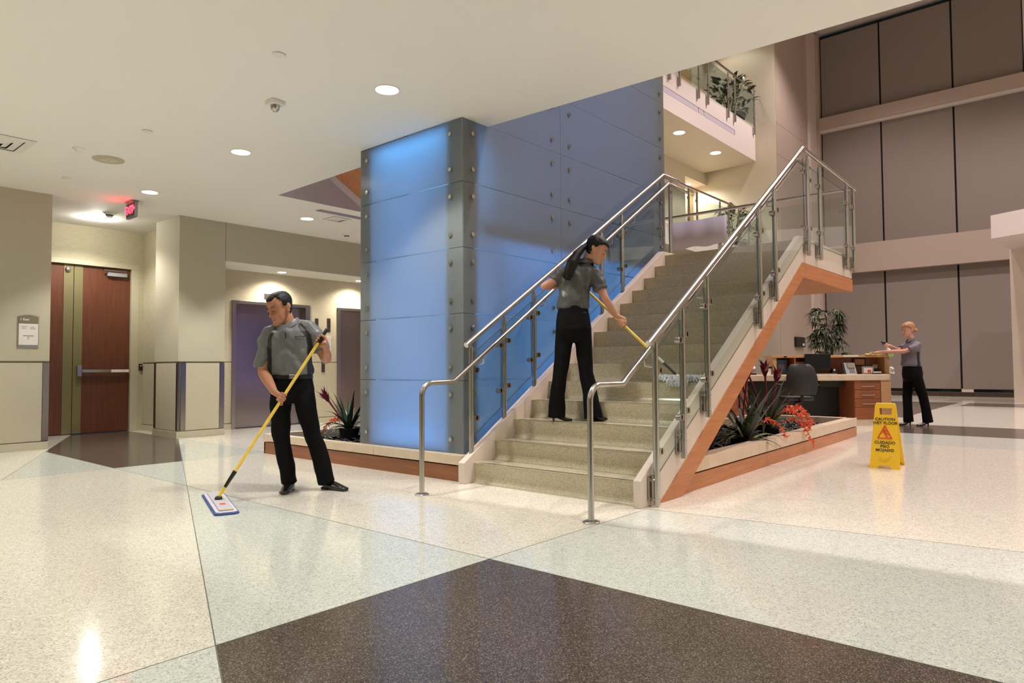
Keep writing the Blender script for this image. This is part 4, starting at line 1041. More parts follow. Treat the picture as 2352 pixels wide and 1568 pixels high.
# right bed
bromeliad((7.30, 3.02, 0.16), 'dark leaved bromeliad with crimson flower heads nearest the wood facing', 24, [(-0.10, -0.02, 0.66), (0.06, -0.06, 0.80)], ('leaf_dark', 'leaf_dark', 'leaf'), 1.15)
bromeliad((8.25, 3.08, 0.16), 'green bromeliad with red flower heads in front of the desk chair', 26, [(-0.22, 0.16, 0.82), (-0.02, 0.02, 0.82), (0.16, -0.06, 0.74)], ('leaf', 'leaf', 'leaf_pale', 'leaf_dark'), 1.15)
bromeliad((7.05, 2.86, 0.14), 'low bromeliad with arching leaves over the pebbles', 18, [], ('leaf_dark', 'leaf_dark', 'leaf_pale'), 1.0)
bromeliad((8.70, 3.45, 0.16), 'bromeliad with a single red head at the back of the bed', 14, [(-0.1, 0.1, 0.70)], ('leaf', 'leaf_dark'), 1.0)
bromeliad((6.45, 3.1, 0.16), 'shaded bromeliad low under the flight of stairs', 12, [], ('leaf_dark',), 0.9)
spray((7.45, 2.92, 0.36), 'coral flower spray at the middle of the bed', (0.5, -0.5, 0.0))
spray((8.15, 2.98, 0.42), 'coral flower spray drooping forward from the green bromeliad', (0.25, -0.5, 0.0), 80, 1.15)
spray((8.30, 2.98, 0.42), 'coral flower spray reaching right towards the rim', (0.75, -0.75, 0.15), 80, 1.2)
spray((8.20, 2.90, 0.36), 'lowest coral flower spray hanging over the rim stone', (0.6, -0.7, -0.3), 60, 1.1)
# left bed
bromeliad((5.06, 7.00, 0.17), 'bromeliad with one crimson flower beside the left edge of the blue tower', 32, [(-0.20, 0.20, 0.52)], ('leaf', 'leaf_dark', 'leaf'), 1.0)
spray((5.05, 6.98, 0.33), 'coral flower spray leaning left out of the tower planter', (-0.55, 0.65, 0.05), 60, 1.0)
def bush(loc, label, h, w_, n, mats, name='gallery_plant', flowers=0, group='gallery plants'):
    t = thing(name, label, 'plant', loc, group=group, local=True)
    MB().lathe([(0.18 * w_, 0), (0.22 * w_, 0), (0.27 * w_, 0.25), (0.25 * w_, 0.25), (0.0, 0.22)], (0, 0, 0), 18).build('pot', 'black_satin', t, 40)
    me = [leaf_mesh(f'bl{k}', 0.22, 0.05, 0.6, 0.5, m_) for k, m_ in enumerate(mats)]
    for k in range(n):
        a = random.uniform(0, 6.28); z = 0.25 + (h - 0.35) * random.random() ** 0.8; r_ = w_ * 0.38 * math.sqrt(random.random()) * (0.6 + 0.4 * math.sin(PI * z / h))
        inst('leaf', me[k % len(me)], t, (r_ * math.cos(a), r_ * math.sin(a), z), (random.uniform(-0.6, 0.6), random.uniform(-0.6, 0.5), a + random.uniform(-0.6, 0.6)), random.uniform(0.8, 1.5))
    stems = MB()
    for k in range(6):
        a = k * 1.05; stems.tube([(0.03 * math.cos(a), 0.03 * math.sin(a), 0.2), (0.2 * w_ * math.cos(a), 0.2 * w_ * math.sin(a), h * 0.8)], 0.01, 6)
    stems.build('stems', 'leaf_dark', t, 60)
    for k in range(flowers):
        a = random.uniform(0, 6.28); MB().ball((0.35 * w_ * math.cos(a), 0.35 * w_ * math.sin(a), h * random.uniform(0.6, 1.05)), (0.04, 0.04, 0.07), 8, 6).build('blossom', 'petal_white', t, 60)
bush((21.2, 8.95, 8.84), 'leafy plant with white blossoms behind the upper gallery guard', 1.55, 1.9, 150, ('leaf', 'leaf_dark', 'leaf'), flowers=5)
bush((21.4, 8.95, 4.73), 'leafy potted plant behind the lower gallery guard', 1.55, 1.5, 90, ('leaf_dark', 'leaf'))
def palm(loc, label):
    t = thing('potted_palm', label, 'palm', loc, local=True)
    MB().lathe([(0.2, 0), (0.24, 0.0), (0.30, 0.42), (0.27, 0.42), (0.0, 0.38)], (0, 0, 0), 20).build('pot', 'black_satin', t, 40)
    blade = leaf_mesh('palm_blade', 0.30, 0.027, 0.25, 0.75, 'palm_leaf', 5)
    for k in range(9):
        a = k * 2.4; hgt = random.uniform(1.3, 2.15); r_ = random.uniform(0.04, 0.22)
        MB().tube([(0.05 * math.cos(a), 0.05 * math.sin(a), 0.38), (r_ * math.cos(a), r_ * math.sin(a), hgt)], [0.016, 0.010], 7).build('cane', 'leaf_dark', t, 60)
    for k in range(85):
        a = random.uniform(0, 6.28); z = random.uniform(1.0, 2.45); r0 = random.uniform(0.05, 0.20)
        fr = thing('frond', None, None, (0, 0, 0), local=True) if False else None
        d = Vector((math.cos(a), math.sin(a), random.uniform(-0.1, 0.8))).normalized(); L = random.uniform(0.12, 0.30)
        b = Vector((r0 * math.cos(a), r0 * math.sin(a), z)); tip = b + d * L
        f_ = MB().tube([b, tip], 0.004, 5).build('frond', 'palm_leaf', t)
        nb = 9
        for j in range(nb):
            an = a + (j / (nb - 1) - 0.5) * 3.4
            inst('blade', blade, f_, tip, (random.uniform(-0.3, 0.3), random.uniform(-0.2, 0.5), an), random.uniform(0.8, 1.15))
palm((19.06, 5.47, 0), 'tall potted fan palm standing behind the reception desk')
# ================================================================== RECEPTION DESK
VIEW = math.atan2(-0.7567, 0.6538)
RV = Vector((math.cos(VIEW), math.sin(VIEW), 0)); FV = Vector((-math.sin(VIEW), math.cos(VIEW), 0))
DP = Vector((13.175, 2.798, 0))
def D(u, d, z): return DP + RV * u + FV * d + Vector((0, 0, z))
dk = thing('reception_desk', 'L-shaped cherry wood reception desk with stone worktop and raised transaction counter', 'reception desk', DP, VIEW, local=True)
MB().box(-3.3, -0.02, 0.772, -0.02, 0.62, 0.878).build('worktop', 'travertine', dk, bevel=0.012)
MB().prism([(-0.02, -0.02, 0.772), (0.02, 0.03, 0.772), (0.03, 0.10, 0.772), (0.03, 0.62, 0.772), (-0.02, 0.62, 0.772)], (0, 0, 0.106)).build('worktop_end', 'travertine', dk)
MB().box(-0.172, 0.0, 0.11, 0.0, 0.62, 0.772).build('end_panel', 'desk_top_wood', dk, bevel=0.003)
MB().box(-0.63, 0.02, 0.0, 0.0, 0.60, 0.11).build('stone_base', 'travertine', dk)
ped = MB().box(-0.63, 0.03, 0.11, -0.174, 0.60, 0.772).build('drawer_unit', 'desk_wood', dk)
for k, (a, b) in enumerate(((0.612, 0.765), (0.463, 0.606), (0.316, 0.457), (0.115, 0.310))):
    dw = MB().box(-0.622, 0.008, a, -0.18, 0.032, b).build('drawer_front', 'desk_wood', ped, bevel=0.002)
    if k < 3:
        z = (0.672, 0.523, 0.374)[k]
        MB().box(-0.51, -0.018, z - 0.006, -0.29, -0.006, z + 0.006).box(-0.50, -0.006, z - 0.004, -0.49, 0.01, z + 0.004).box(-0.31, -0.006, z - 0.004, -0.30, 0.01, z + 0.004).build('handle', 'steel', ped)
MB().box(-2.5, 0.56, 0.0, -0.63, 0.60, 0.772).build('modesty_panel', 'black_satin', dk)
MB().box(-1.08, 0.30, 0.66, -0.66, 0.5, 0.765).build('keyboard_tray', 'black_satin', dk)
p2_ = MB().box(-3.2, 0.02, 0.0, -2.45, 0.60, 0.772).build('drawer_unit', 'desk_wood', dk)
for k, (a, b) in enumerate(((0.55, 0.765), (0.30, 0.545), (0.03, 0.295))):
    MB().box(-3.19, 0.0, a, -2.46, 0.022, b).build('drawer_front', 'desk_wood', p2_, bevel=0.002)
    MB().box(-2.95, -0.022, (a + b) / 2 - 0.006, -2.70, -0.01, (a + b) / 2 + 0.006).build('handle', 'steel', p2_)
MB().box(-1.97, 0.20, 1.172, 0.12, 0.58, 1.215).build('counter_top', 'desk_top_wood', dk, bevel=0.003)
MB().box(-1.93, 0.50, 0.878, 0.10, 0.54, 1.172).build('hutch_back', 'desk_wood', dk)
for a, b in ((-1.93, -1.87), (-1.56, -1.535), (-1.15, -1.12), (0.02, 0.10)): MB().box(a, 0.22, 0.878, b, 0.50, 1.172).build('hutch_divider', 'desk_top_wood' if b > 0 or a < -1.9 else 'desk_wood', dk)
MB().box(-1.55, 0.42, 0.90, -1.13, 0.46, 1.10).build('pin_panel', 'travertine', dk)
MB().box(-1.75, 0.188, 1.178, -1.70, 0.20, 1.20).build('tag', 'night_glass', dk)
MB().box(-0.72, 0.188, 1.182, -0.45, 0.20, 1.21).build('name_strip', 'paper', dk)
def on_desk(name, label, cat, u, d, z, rot=0.0, group=None): return thing(name, label, cat, D(u, d, z), VIEW + rot, group, local=True)
# monitor
mo = on_desk('computer_monitor', 'black flat computer monitor seen from the front on the desk', 'monitor', -1.17, 0.16, 0.878)
MB().box(-0.225, 0, 0.085, 0.225, 0.03, 0.36).build('screen_housing', 'black_plastic', mo, bevel=0.006)
MB().box(-0.215, -0.002, 0.098, 0.215, 0.002, 0.352).build('screen', 'black_void', mo)
MB().box(-0.03, 0.03, 0.0, 0.03, 0.05, 0.2).build('neck', 'black_plastic', mo); MB().box(-0.12, -0.05, 0, 0.12, 0.12, 0.012).build('foot', 'black_plastic', mo, bevel=0.004)
kb = on_desk('keyboard', 'dark keyboard lying under the monitor', 'keyboard', -1.12, 0.0, 0.878)
MB().box(-0.22, 0, 0, 0.2, 0.13, 0.016).build('case', 'grey_plastic', kb, bevel=0.003)
for j in range(4): MB().box(-0.21, 0.012 + j * 0.029, 0.016, 0.19, 0.034 + j * 0.029, 0.021).build('key_row', 'black_plastic', kb)
ms = on_desk('desk_speaker', 'small black loudspeaker with a white badge right of the monitor', 'speaker', -0.87, 0.2, 0.878)
MB().box(-0.035, 0, 0, 0.035, 0.09, 0.11).build('cabinet', 'black_plastic', ms, bevel=0.004); MB().lathe([(0, 0), (0.016, 0), (0.012, 0.004), (0, 0.005)], (0, -0.001, 0.075), 14, (0, -1, 0)).build('driver', 'white_plastic', ms, 40)
# telephone
ph = on_desk('desk_telephone', 'grey office telephone with a display on the worktop', 'telephone', -0.66, 0.10, 0.878)
MB().prism([(-0.05, 0, 0), (-0.05, 0.16, 0), (-0.05, 0.13, 0.20), (-0.05, 0.10, 0.20)], (0.19, 0, 0)).build('base', 'grey_plastic', ph, bevel=0.004)
q = MB().prism([(0.0, 0.045, 0.11), (0.12, 0.045, 0.11), (0.12, 0.088, 0.185), (0.0, 0.088, 0.185)], (0, -0.006, 0.004)); q.build('display', 'sign_olive', ph)
for i in range(4):
    for j in range(3):
        MB().box(0.02 + j * 0.032, 0.012 + i * 0.010, 0.025 + i * 0.018, 0.042 + j * 0.032, 0.020 + i * 0.010, 0.037 + i * 0.018).build('key', 'black_plastic', ph)
MB().tube([(-0.085, 0.02, 0.02), (-0.09, 0.045, 0.10), (-0.08, 0.09, 0.19)], [0.022, 0.014, 0.022], 10).build('handset', 'black_plastic', ph, 60)
# framed picture, photo frame, award plaque, mug, pen cup, tissue box
fr = on_desk('picture_frame', 'dark framed colourful picture leaning in the hutch', 'picture', -0.305, 0.44, 1.02)
MB().box(-0.11, 0, 0, 0.11, 0.02, 0.145).build('frame', 'black_satin', fr, bevel=0.003); MB().box(-0.085, -0.003, 0.022, 0.085, 0.002, 0.122).build('print', 'cherry', fr)
fr = on_desk('photo_frame', 'silver framed family photo standing on the worktop', 'picture', -0.305, 0.16, 0.878)
MB().box(-0.105, 0, 0, 0.105, 0.018, 0.135).build('frame', 'sign_frame', fr, bevel=0.003); MB().box(-0.075, -0.003, 0.022, 0.075, 0.002, 0.112).build('print', 'paper', fr); MB().box(-0.01, -0.004, 0.03, 0.05, -0.002, 0.075).build('figures', 'sign_red', fr)
pq = on_desk('award_plaque', 'dark blue award plaque propped at the left end of the hutch', 'plaque', -1.715, 0.40, 0.878)
MB().box(-0.105, 0, 0.0, 0.105, 0.02, 0.265).build('plate', 'night_glass', pq, bevel=0.004); MB().box(-0.095, -0.003, 0.01, 0.095, 0.001, 0.255).build('face', 'plaque_blue', pq)
for k in range(5): MB().box(-0.05, -0.0045, 0.17 - k * 0.018, 0.05, -0.003, 0.174 - k * 0.018).build('print_line', 'banner', pq)
cu_ = on_desk('pen_cup', 'dark cup of pens at the right end of the hutch', 'pen cup', -0.10, 0.30, 0.878)
MB().lathe([(0.0, 0), (0.035, 0), (0.04, 0.10), (0.036, 0.10), (0, 0.01)], (0, 0, 0), 16).build('cup', 'black_plastic', cu_, 40)
for k in range(5): MB().cyl((0.01 * k - 0.02, 0.0, 0.05), (0.02 * k - 0.04, 0.01, 0.17), 0.004, n=6).build('pen', 'white_plastic' if k % 2 else 'steel', cu_)
st_ = on_desk('stapler', 'small dark stapler with a white top by the photo frame', 'stapler', -0.17, 0.08, 0.878)
MB().box(-0.09, 0, 0, 0.07, 0.04, 0.016).build('base', 'black_plastic', st_, bevel=0.003); MB().box(-0.075, 0.004, 0.022, 0.06, 0.036, 0.044).build('arm', 'white_plastic', st_, bevel=0.004)
tb = on_desk('tissue_box', 'white tissue puffing from a box left of the hutch', 'tissue box', -2.06, 0.15, 0.878)
MB().box(-0.06, 0, 0, 0.06, 0.12, 0.05).build('box', 'white_plastic', tb, bevel=0.003); MB().ball((0, 0.06, 0.075), (0.05, 0.04, 0.045), 8, 6).build('tissue', 'paper', tb, 60)
mg = on_desk('mug', 'white mug with a black lid beside the tissue box', 'mug', -1.97, 0.30, 0.878)
MB().lathe([(0, 0), (0.035, 0), (0.04, 0.11), (0, 0.11)], (0, 0, 0), 16).build('cup', 'white_plastic', mg, 40); MB().lathe([(0, 0.11), (0.043, 0.11), (0.04, 0.14), (0, 0.14)], (0, 0, 0), 16).build('lid', 'black_plastic', mg, 40)
cd_ = on_desk('card_file', 'grey card file at the left end of the worktop', 'card file', -2.33, 0.12, 0.878)
MB().cyl((-0.04, 0.05, 0.08), (0.05, 0.05, 0.08), 0.075, n=18).build('wheel', 'sign_frame', cd_, 60); MB().box(-0.06, 0, 0, 0.07, 0.1, 0.03).build('stand', 'black_plastic', cd_)
hat = on_desk('straw_hat', 'small pale hat hanging off the right end of the counter', 'hat', 0.16, 0.30, 0.94)
MB().lathe([(0, 0.06), (0.035, 0.06), (0.045, 0.03), (0.05, 0.0), (0.085, -0.01), (0.086, -0.016), (0, -0.016)], (0, 0, 0), 18, (0.3, -0.6, 0.8)).build('crown', 'paper', hat, 40)
MB().cyl((-0.06, 0.02, 0.03), (0.0, 0.0, 0.03), 0.006, n=6).build('peg', 'steel', hat)
# task chair
oc = thing('task_chair', 'black office task chair with its back to the planter', 'chair', D(-1.80, -0.62, 0), VIEW, local=True)
bk = MB(); rings = []
for i in range(11):
    s = i / 10; z = 0.56 + 0.50 * s; hw = 0.19 + 0.075 * math.sin(PI * min(1, 0.25 + s * 0.75)) if s < 0.85 else 0.235 - 0.6 * (s - 0.85)
    y = -0.04 - 0.05 * math.sin(PI * s)
    rings.append([(hw * math.cos(a), y + 0.028 * math.sin(a) + 0.06 * (math.cos(a) ** 2), z) for a in [2 * PI * j / 20 for j in range(20)]])
bk.loft(rings).build('backrest', 'black_satin', oc, 60)
MB().box(-0.23, 0.03, 0.46, 0.23, 0.48, 0.53).build('seat', 'black_satin', oc, bevel=0.03)
MB().tube([(0, -0.02, 0.62), (0, -0.03, 0.45), (0, 0.2, 0.43)], 0.025, 10).build('back_support', 'black_plastic', oc, 60)
for sx in (-1, 1):
    a_ = MB().tube([(sx * 0.27, 0.25, 0.46), (sx * 0.29, 0.2, 0.70)], 0.018, 8).build('arm_post', 'black_plastic', oc, 60)
    MB().box(sx * 0.29 - 0.04, 0.05, 0.70, sx * 0.29 + 0.04, 0.30, 0.735).build('arm_pad', 'black_plastic', oc, bevel=0.012)
MB().cyl((0, 0.24, 0.10), (0, 0.24, 0.46), 0.028).build('gas_column', 'black_plastic', oc, 60)
for k in range(5):
    a = k * 2 * PI / 5
    lg_ = MB().tube([(0, 0.24, 0.10), (0.29 * math.cos(a), 0.24 + 0.29 * math.sin(a), 0.065)], [0.026, 0.016], 8).build('base_leg', 'black_plastic', oc, 60)
    MB().cyl((0.29 * math.cos(a) - 0.02, 0.24 + 0.29 * math.sin(a), 0.03), (0.29 * math.cos(a) + 0.02, 0.24 + 0.29 * math.sin(a), 0.03), 0.03, n=12).build('castor', 'black_plastic', lg_, 60)

# ================================================================== WET FLOOR SIGN
SP = Vector((7.64, 1.70, 0)); wdir = Vector((0.027, -0.271, 0)).normalized(); bdir = Vector((-wdir.y, wdir.x, 0))
ws = thing('wet_floor_sign', 'yellow folding caution wet floor sign standing on the terrazzo', 'floor sign', SP, math.atan2(wdir.y, wdir.x), local=True)
HT = 0.64
def sign_panel(name, y0, y1, par):
    """A-frame leaf: trapezoid with handle slot and notched foot; local x across, y back"""
    W0, W1 = 0.137, 0.092
    def P(x, h): return Vector((x, y0 + (y1 - y0) * h, HT * h))
    hw = lambda h: W0 + (W1 - W0) * h
    m = MB(); n_ = Vector((0, 0.012 if y1 > y0 else -0.012, 0))
    def plate(pts): m.prism([P(x, h) for x, h in pts], n_)
    plate([(-hw(0.09), 0.09), (hw(0.09), 0.09), (hw(0.80), 0.80), (-hw(0.80), 0.80)])
    plate([(-hw(0), 0.0), (-0.062, 0.0), (-0.05, 0.05), (-0.05, 0.09), (-hw(0.09), 0.09)]); plate([(hw(0), 0.0), (hw(0.09), 0.09), (0.05, 0.09), (0.05, 0.05), (0.062, 0.0)])
    plate([(-0.05, 0.05), (0.05, 0.05), (0.05, 0.09), (-0.05, 0.09)])
    plate([(-hw(0.80), 0.80), (-0.056, 0.82), (-0.06, 0.93), (-hw(0.93), 0.93)]); plate([(hw(0.80), 0.80), (hw(0.93), 0.93), (0.06, 0.93), (0.056, 0.82)])
    plate([(-hw(0.80), 0.80), (hw(0.80), 0.80), (0.056, 0.82), (-0.056, 0.82)])
    plate([(-hw(0.93), 0.93), (hw(0.93), 0.93), (hw(0.985), 0.985), (hw(1.0) - 0.02, 1.0), (-hw(1.0) + 0.02, 1.0), (-hw(0.985), 0.985)])
    return m.build(name, 'yellow_plastic', par), P
fp, P = sign_panel('front_leaf', 0.0, 0.185, ws)
rp2, _ = sign_panel('rear_leaf', 0.43, 0.215, ws)
MB().cyl((-0.085, 0.20, HT - 0.006), (0.085, 0.20, HT - 0.006), 0.012, n=10).build('hinge', 'yellow_plastic', ws, 60)
up = (P(0, 1) - P(0, 0)).normalized(); nr = Vector((1, 0, 0)).cross(up)
def st_text(body, size, h, bold): put_text(body, size, P(0, h) + nr * 0.0015, (1, 0, 0), up, 'ink_black', fp, bold=bold)
for body, h, sz in (('CAUTION', 0.755, 0.040), ('WET FLOOR', 0.695, 0.040), ('CUIDADO', 0.395, 0.040), ('PISO', 0.338, 0.040), ('MOJADO', 0.28, 0.040)): st_text(body, sz, h, 0.0006)
tri = [(-0.062, 0.465), (0.062, 0.465), (0.0, 0.655)]
m_ = MB()
for i in range(3):
    a, b = tri[i], tri[(i + 1) % 3]; m_.tube([P(*a) + nr * 0.002, P(*b) + nr * 0.002], 0.0055, 6)
    m_.ball(P(*a) + nr * 0.002, 0.006, 8, 6)
m_.build('warning_triangle', 'sign_red', fp)
m_ = MB(); c_ = lambda x, h: P(x, h) + nr * 0.002
m_.ball(c_(-0.004, 0.592), 0.008, 8, 6)
m_.tube([c_(-0.006, 0.578), c_(0.0, 0.535)], [0.008, 0.007], 6); m_.tube([c_(-0.006, 0.572), c_(-0.026, 0.553)], 0.004, 6); m_.tube([c_(-0.002, 0.572), c_(0.022, 0.575)], 0.004, 6)
m_.tube([c_(0.0, 0.535), c_(0.018, 0.54), c_(0.036, 0.515)], 0.005, 6); m_.tube([c_(0.0, 0.535), c_(0.012, 0.51), c_(0.02, 0.48)], 0.005, 6)
m_.build('slipping_figure', 'sign_red', fp)
m_ = MB()
for k in range(5): m_.tube([P(-0.05 + 0.0 * k, 0.19 - 0.012 * k) - nr * 0.0 + nr * 0.001, P(0.0, 0.14 - 0.012 * k) + nr * 0.001, P(0.05, 0.19 - 0.012 * k) + nr * 0.001], 0.0015, 4)
m_.build('tread_ribs', 'yellow_plastic', fp)
m_ = MB()
for (x, h) in ((0.052, 0.205), (0.064, 0.205), (0.07, 0.20)): m_.ball(P(x, h) + nr * 0.001, 0.0045, 6, 4)
m_.build('maker_mark', 'paper', fp)
# ================================================================== PEOPLE
pmat('skin_tan', (0.44, 0.20, 0.115), 0.5, spec=0.35, noise=0.05, nscale=30)
pmat('skin_light', (0.56, 0.28, 0.18), 0.5, spec=0.35, noise=0.04, nscale=30)
pmat('skin_pink', (0.62, 0.32, 0.24), 0.5, spec=0.35)
pmat('lips', (0.36, 0.13, 0.09), 0.45)
pmat('hair_black', (0.007, 0.006, 0.006), 0.5, spec=0.3, noise=0.3, nscale=60, bump=0.4, bscale=250)
pmat('hair_blond', (0.42, 0.22, 0.10), 0.5, spec=0.3, noise=0.25, nscale=50, bump=0.4, bscale=250)
pmat('eye_dark', (0.015, 0.010, 0.008), 0.2)
pmat('polo_grey', (0.145, 0.152, 0.155), 0.42, spec=0.45, noise=0.06, nscale=40)
pmat('polo_dark', (0.082, 0.082, 0.079), 0.4, spec=0.45, noise=0.06, nscale=40)
pmat('polo_mauve', (0.17, 0.15, 0.18), 0.55, spec=0.3)
pmat('polo_black', (0.012, 0.012, 0.013), 0.6)
pmat('trousers', (0.0045, 0.0045, 0.005), 0.8, spec=0.12)
pmat('shoe_leather', (0.008, 0.008, 0.008), 0.16, spec=0.7)
pmat('belt', (0.010, 0.010, 0.010), 0.35)
V = Vector
def limb(mb, pts, rad, n=16, flat=1.0, up=None, open_end=False):
    mb.tube(pts, rad, n, flat=flat, up=up)
    k = len(pts) - (1 if open_end else 0)
    for p, r_ in list(zip(pts, rad))[:k]: mb.ball(p, r_ * 0.995, 12, 8)
def ering(c, a, b, n=28, rot=0.0, tilt=(0, 0)):
    cu, cd, cw = c; out = []
    for j in range(n):
        t = 2 * PI * j / n; x = a * math.cos(t); y = b * math.sin(t)
        xr, yr = x * math.cos(rot) - y * math.sin(rot), x * math.sin(rot) + y * math.cos(rot)
        out.append((cu + xr, cd + yr, cw + tilt[0] * xr + tilt[1] * yr))
    return out
from mathutils import noise as mnoise
def fuse(name, mb, mats, parent, voxel=0.005, smooth=5, ratio=0.5, assign=None, sm=0.5, folds=None):
    """fuse overlapping closed shapes into one continuous skin"""
    ob = bpy.data.objects.new('tmp', mb.mesh('tmp')); COL.objects.link(ob)
    r_ = ob.modifiers.new('r', 'REMESH'); r_.mode = 'VOXEL'; r_.voxel_size = voxel; r_.adaptivity = 0
    s_ = ob.modifiers.new('s', 'SMOOTH'); s_.factor = sm; s_.iterations = smooth
    if ratio < 1: d_ = ob.modifiers.new('d', 'DECIMATE'); d_.ratio = ratio
    bpy.context.view_layer.update()
    me = bpy.data.meshes.new_from_object(ob.evaluated_get(bpy.context.evaluated_depsgraph_get()))
    me0 = ob.data; bpy.data.objects.remove(ob); bpy.data.meshes.remove(me0)
    me.name = name; me.materials.clear()
    for m_ in (mats if isinstance(mats, (list, tuple)) else [mats]): me.materials.append(M[m_])
    if folds:
        amp, fx, fz, sk = folds; nn = [vv.normal.copy() for vv in me.vertices]
        for vv, n_ in zip(me.vertices, nn):
            q = vv.co; k1 = mnoise.noise(V(((q.x + sk * q.z) * fx, q.y * fx, q.z * fz))); k2 = mnoise.noise(V(((q.x - sk * 1.6 * q.z) * fx * 0.8 + 7, q.y * fx * 0.8, q.z * fz * 1.3 + 3)))
            vv.co = q + n_ * amp * (k1 + 0.7 * k2)
    me.shade_smooth()
    if assign:
        for p in me.polygons: p.material_index = assign(p.center)
    o = bpy.data.objects.new(name, me); COL.objects.link(o); o.parent = parent; OFF[o.name] = V((0, 0, 0))
    return o
HEADZ = [(-0.120, 0.014, -0.074, -0.040), (-0.112, 0.029, -0.088, -0.020), (-0.098, 0.042, -0.0935, 0.004), (-0.080, 0.052, -0.0925, 0.030), (-0.060, 0.059, -0.0905, 0.052), (-0.040, 0.064, -0.089, 0.068), (-0.020, 0.068, -0.087, 0.080),
         (0.0, 0.071, -0.0855, 0.090), (0.012, 0.0725, -0.086, 0.095), (0.024, 0.074, -0.089, 0.100), (0.040, 0.0755, -0.0915, 0.104), (0.058, 0.076, -0.0895, 0.106), (0.076, 0.0735, -0.083, 0.103), (0.092, 0.067, -0.070, 0.095), (0.106, 0.056, -0.051, 0.080), (0.117, 0.040, -0.028, 0.060), (0.124, 0.018, 0.0, 0.034)]
def head_ring(z, hw, yf, yb, n=44):
    out = []; yc = yf + (yb - yf) * 0.52
    for j in range(n):
        t = 2 * PI * j / n; c, s_ = math.cos(t), math.sin(t)
        if s_ < 0: x = hw * math.copysign(abs(c) ** 0.92, c); y = yc + (yc - yf) * math.copysign(abs(s_) ** 0.86, s_)
        else: x = hw * c; y = yc + (yb - yc) * s_
        if s_ < 0:
            ax_ = abs(x)
            y += 0.008 * math.exp(-((ax_ - 0.031) / 0.013) ** 2 - ((z - 0.008) / 0.013) ** 2)       # eye sockets
            y -= 0.004 * math.exp(-((ax_ - 0.040) / 0.016) ** 2 - ((z + 0.026) / 0.020) ** 2)       # cheeks
            y += 0.003 * math.exp(-((ax_ - 0.030) / 0.012) ** 2 - ((z + 0.066) / 0.016) ** 2)       # beside the mouth
        out.append((x, y, z))
    return out
def head_shapes(mb, T, s=1.0, female=False):
    """T: head-local (x ear to ear, -y face, z up) -> figure coordinates"""
    R3 = T.to_3x3()
    def b(c, r_, n=16, m=10): mb.ball(T @ V(c), r_ if isinstance(r_, (tuple, list)) else (r_,) * 3, n, m, R3)
    mb.loft([[T @ V(q) for q in head_ring(*r_)] for r_ in HEADZ])
    mb.tube([T @ V((0, -0.081, 0.030)), T @ V((0, -0.085, 0.014)), T @ V((0, -0.092, -0.006)), T @ V((0, -0.100, -0.025))], [0.0095 * s, 0.0100 * s, 0.0115 * s, 0.0125 * s], 12)
    mb.tube([T @ V((0, -0.074, 0.030)), T @ V((0, -0.078, -0.030))], [0.013 * s, 0.017 * s], 10)
    b((0, -0.104, -0.028), (0.012, 0.013, 0.010))
    for sx in (-1, 1):
        b((sx * 0.011, -0.094, -0.031), (0.0085, 0.011, 0.0075)); b((sx * 0.031, -0.083, 0.009), (0.0155, 0.010, 0.010))
        b((sx * 0.0765, 0.010, -0.004), (0.010, 0.015, 0.032)); b((sx * 0.084, 0.022, 0.010), (0.008, 0.016, 0.024)); b((sx * 0.080, 0.012, -0.024), (0.008, 0.010, 0.012))
    b((0, -0.0885, -0.060), (0.022, 0.010, 0.006)); b((0, -0.087, -0.070), (0.019, 0.010, 0.007))
    if not female: b((0, -0.080, -0.100), (0.022, 0.018, 0.016))
def head_parts(parent, T, s):
    R3 = T.to_3x3()
    for sx in (-1, 1):
        MB().tube([T @ V((sx * 0.017, -0.0905, 0.003)), T @ V((sx * 0.025, -0.0945, 0.0005)), T @ V((sx * 0.037, -0.0930, 0.0005)), T @ V((sx * 0.047, -0.084, 0.004))], [0.0010 * s, 0.0022 * s, 0.0022 * s, 0.0010 * s], 8).build('eye', 'eye_dark', parent, 60)
        MB().tube([T @ V((sx * 0.013, -0.0915, 0.027)), T @ V((sx * 0.030, -0.0885, 0.034)), T @ V((sx * 0.050, -0.073, 0.029))], [0.0022 * s, 0.0028 * s, 0.0012 * s], 6).build('eyebrow', HAIRC, parent, 60)
    l = MB(); l.ball(T @ V((0, -0.0945, -0.0605)), (0.0215, 0.0052, 0.0036), 14, 6, R3); l.build('upper_lip', 'lips', parent, 60)
    l = MB(); l.ball(T @ V((0, -0.0935, -0.0685)), (0.0175, 0.0052, 0.0042), 14, 6, R3); l.build('lower_lip', 'lips', parent, 60)
def hair_cap(parent, T, mat, keep, grow=0.004, r0=0.009, extra=None, name='hair'):
    """hair grown over the skull from many overlapping tufts, fused to one cap"""
    mb = MB(); rg = [head_ring(*h_, 64) for h_ in HEADZ if h_[0] > -0.07]
    rows = []
    for a_, c_ in zip(rg[:-1], rg[1:]):
        for k in range(3): rows.append([V(p).lerp(V(q), k / 3) for p, q in zip(a_, c_)])
    rows.append([V(p) for p in rg[-1]])
    for i, row in enumerate(rows):
        for j, p in enumerate(row):
            if (i + j) % 2 or not keep(p): continue
            o_ = V((p.x, p.y - 0.012, p.z - 0.02)).normalized()
            mb.ball(T @ (p + o_ * (grow + 0.003 * random.random())), r0 * random.uniform(0.9, 1.15), 6, 4)
    mb.ball(T @ V((0, 0.035, 0.100)), (0.045, 0.060, 0.030 + grow), 16, 10, T.to_3x3())
    if extra: extra(mb)
    return fuse(name, mb, mat, parent, 0.0042, 5, 0.6)
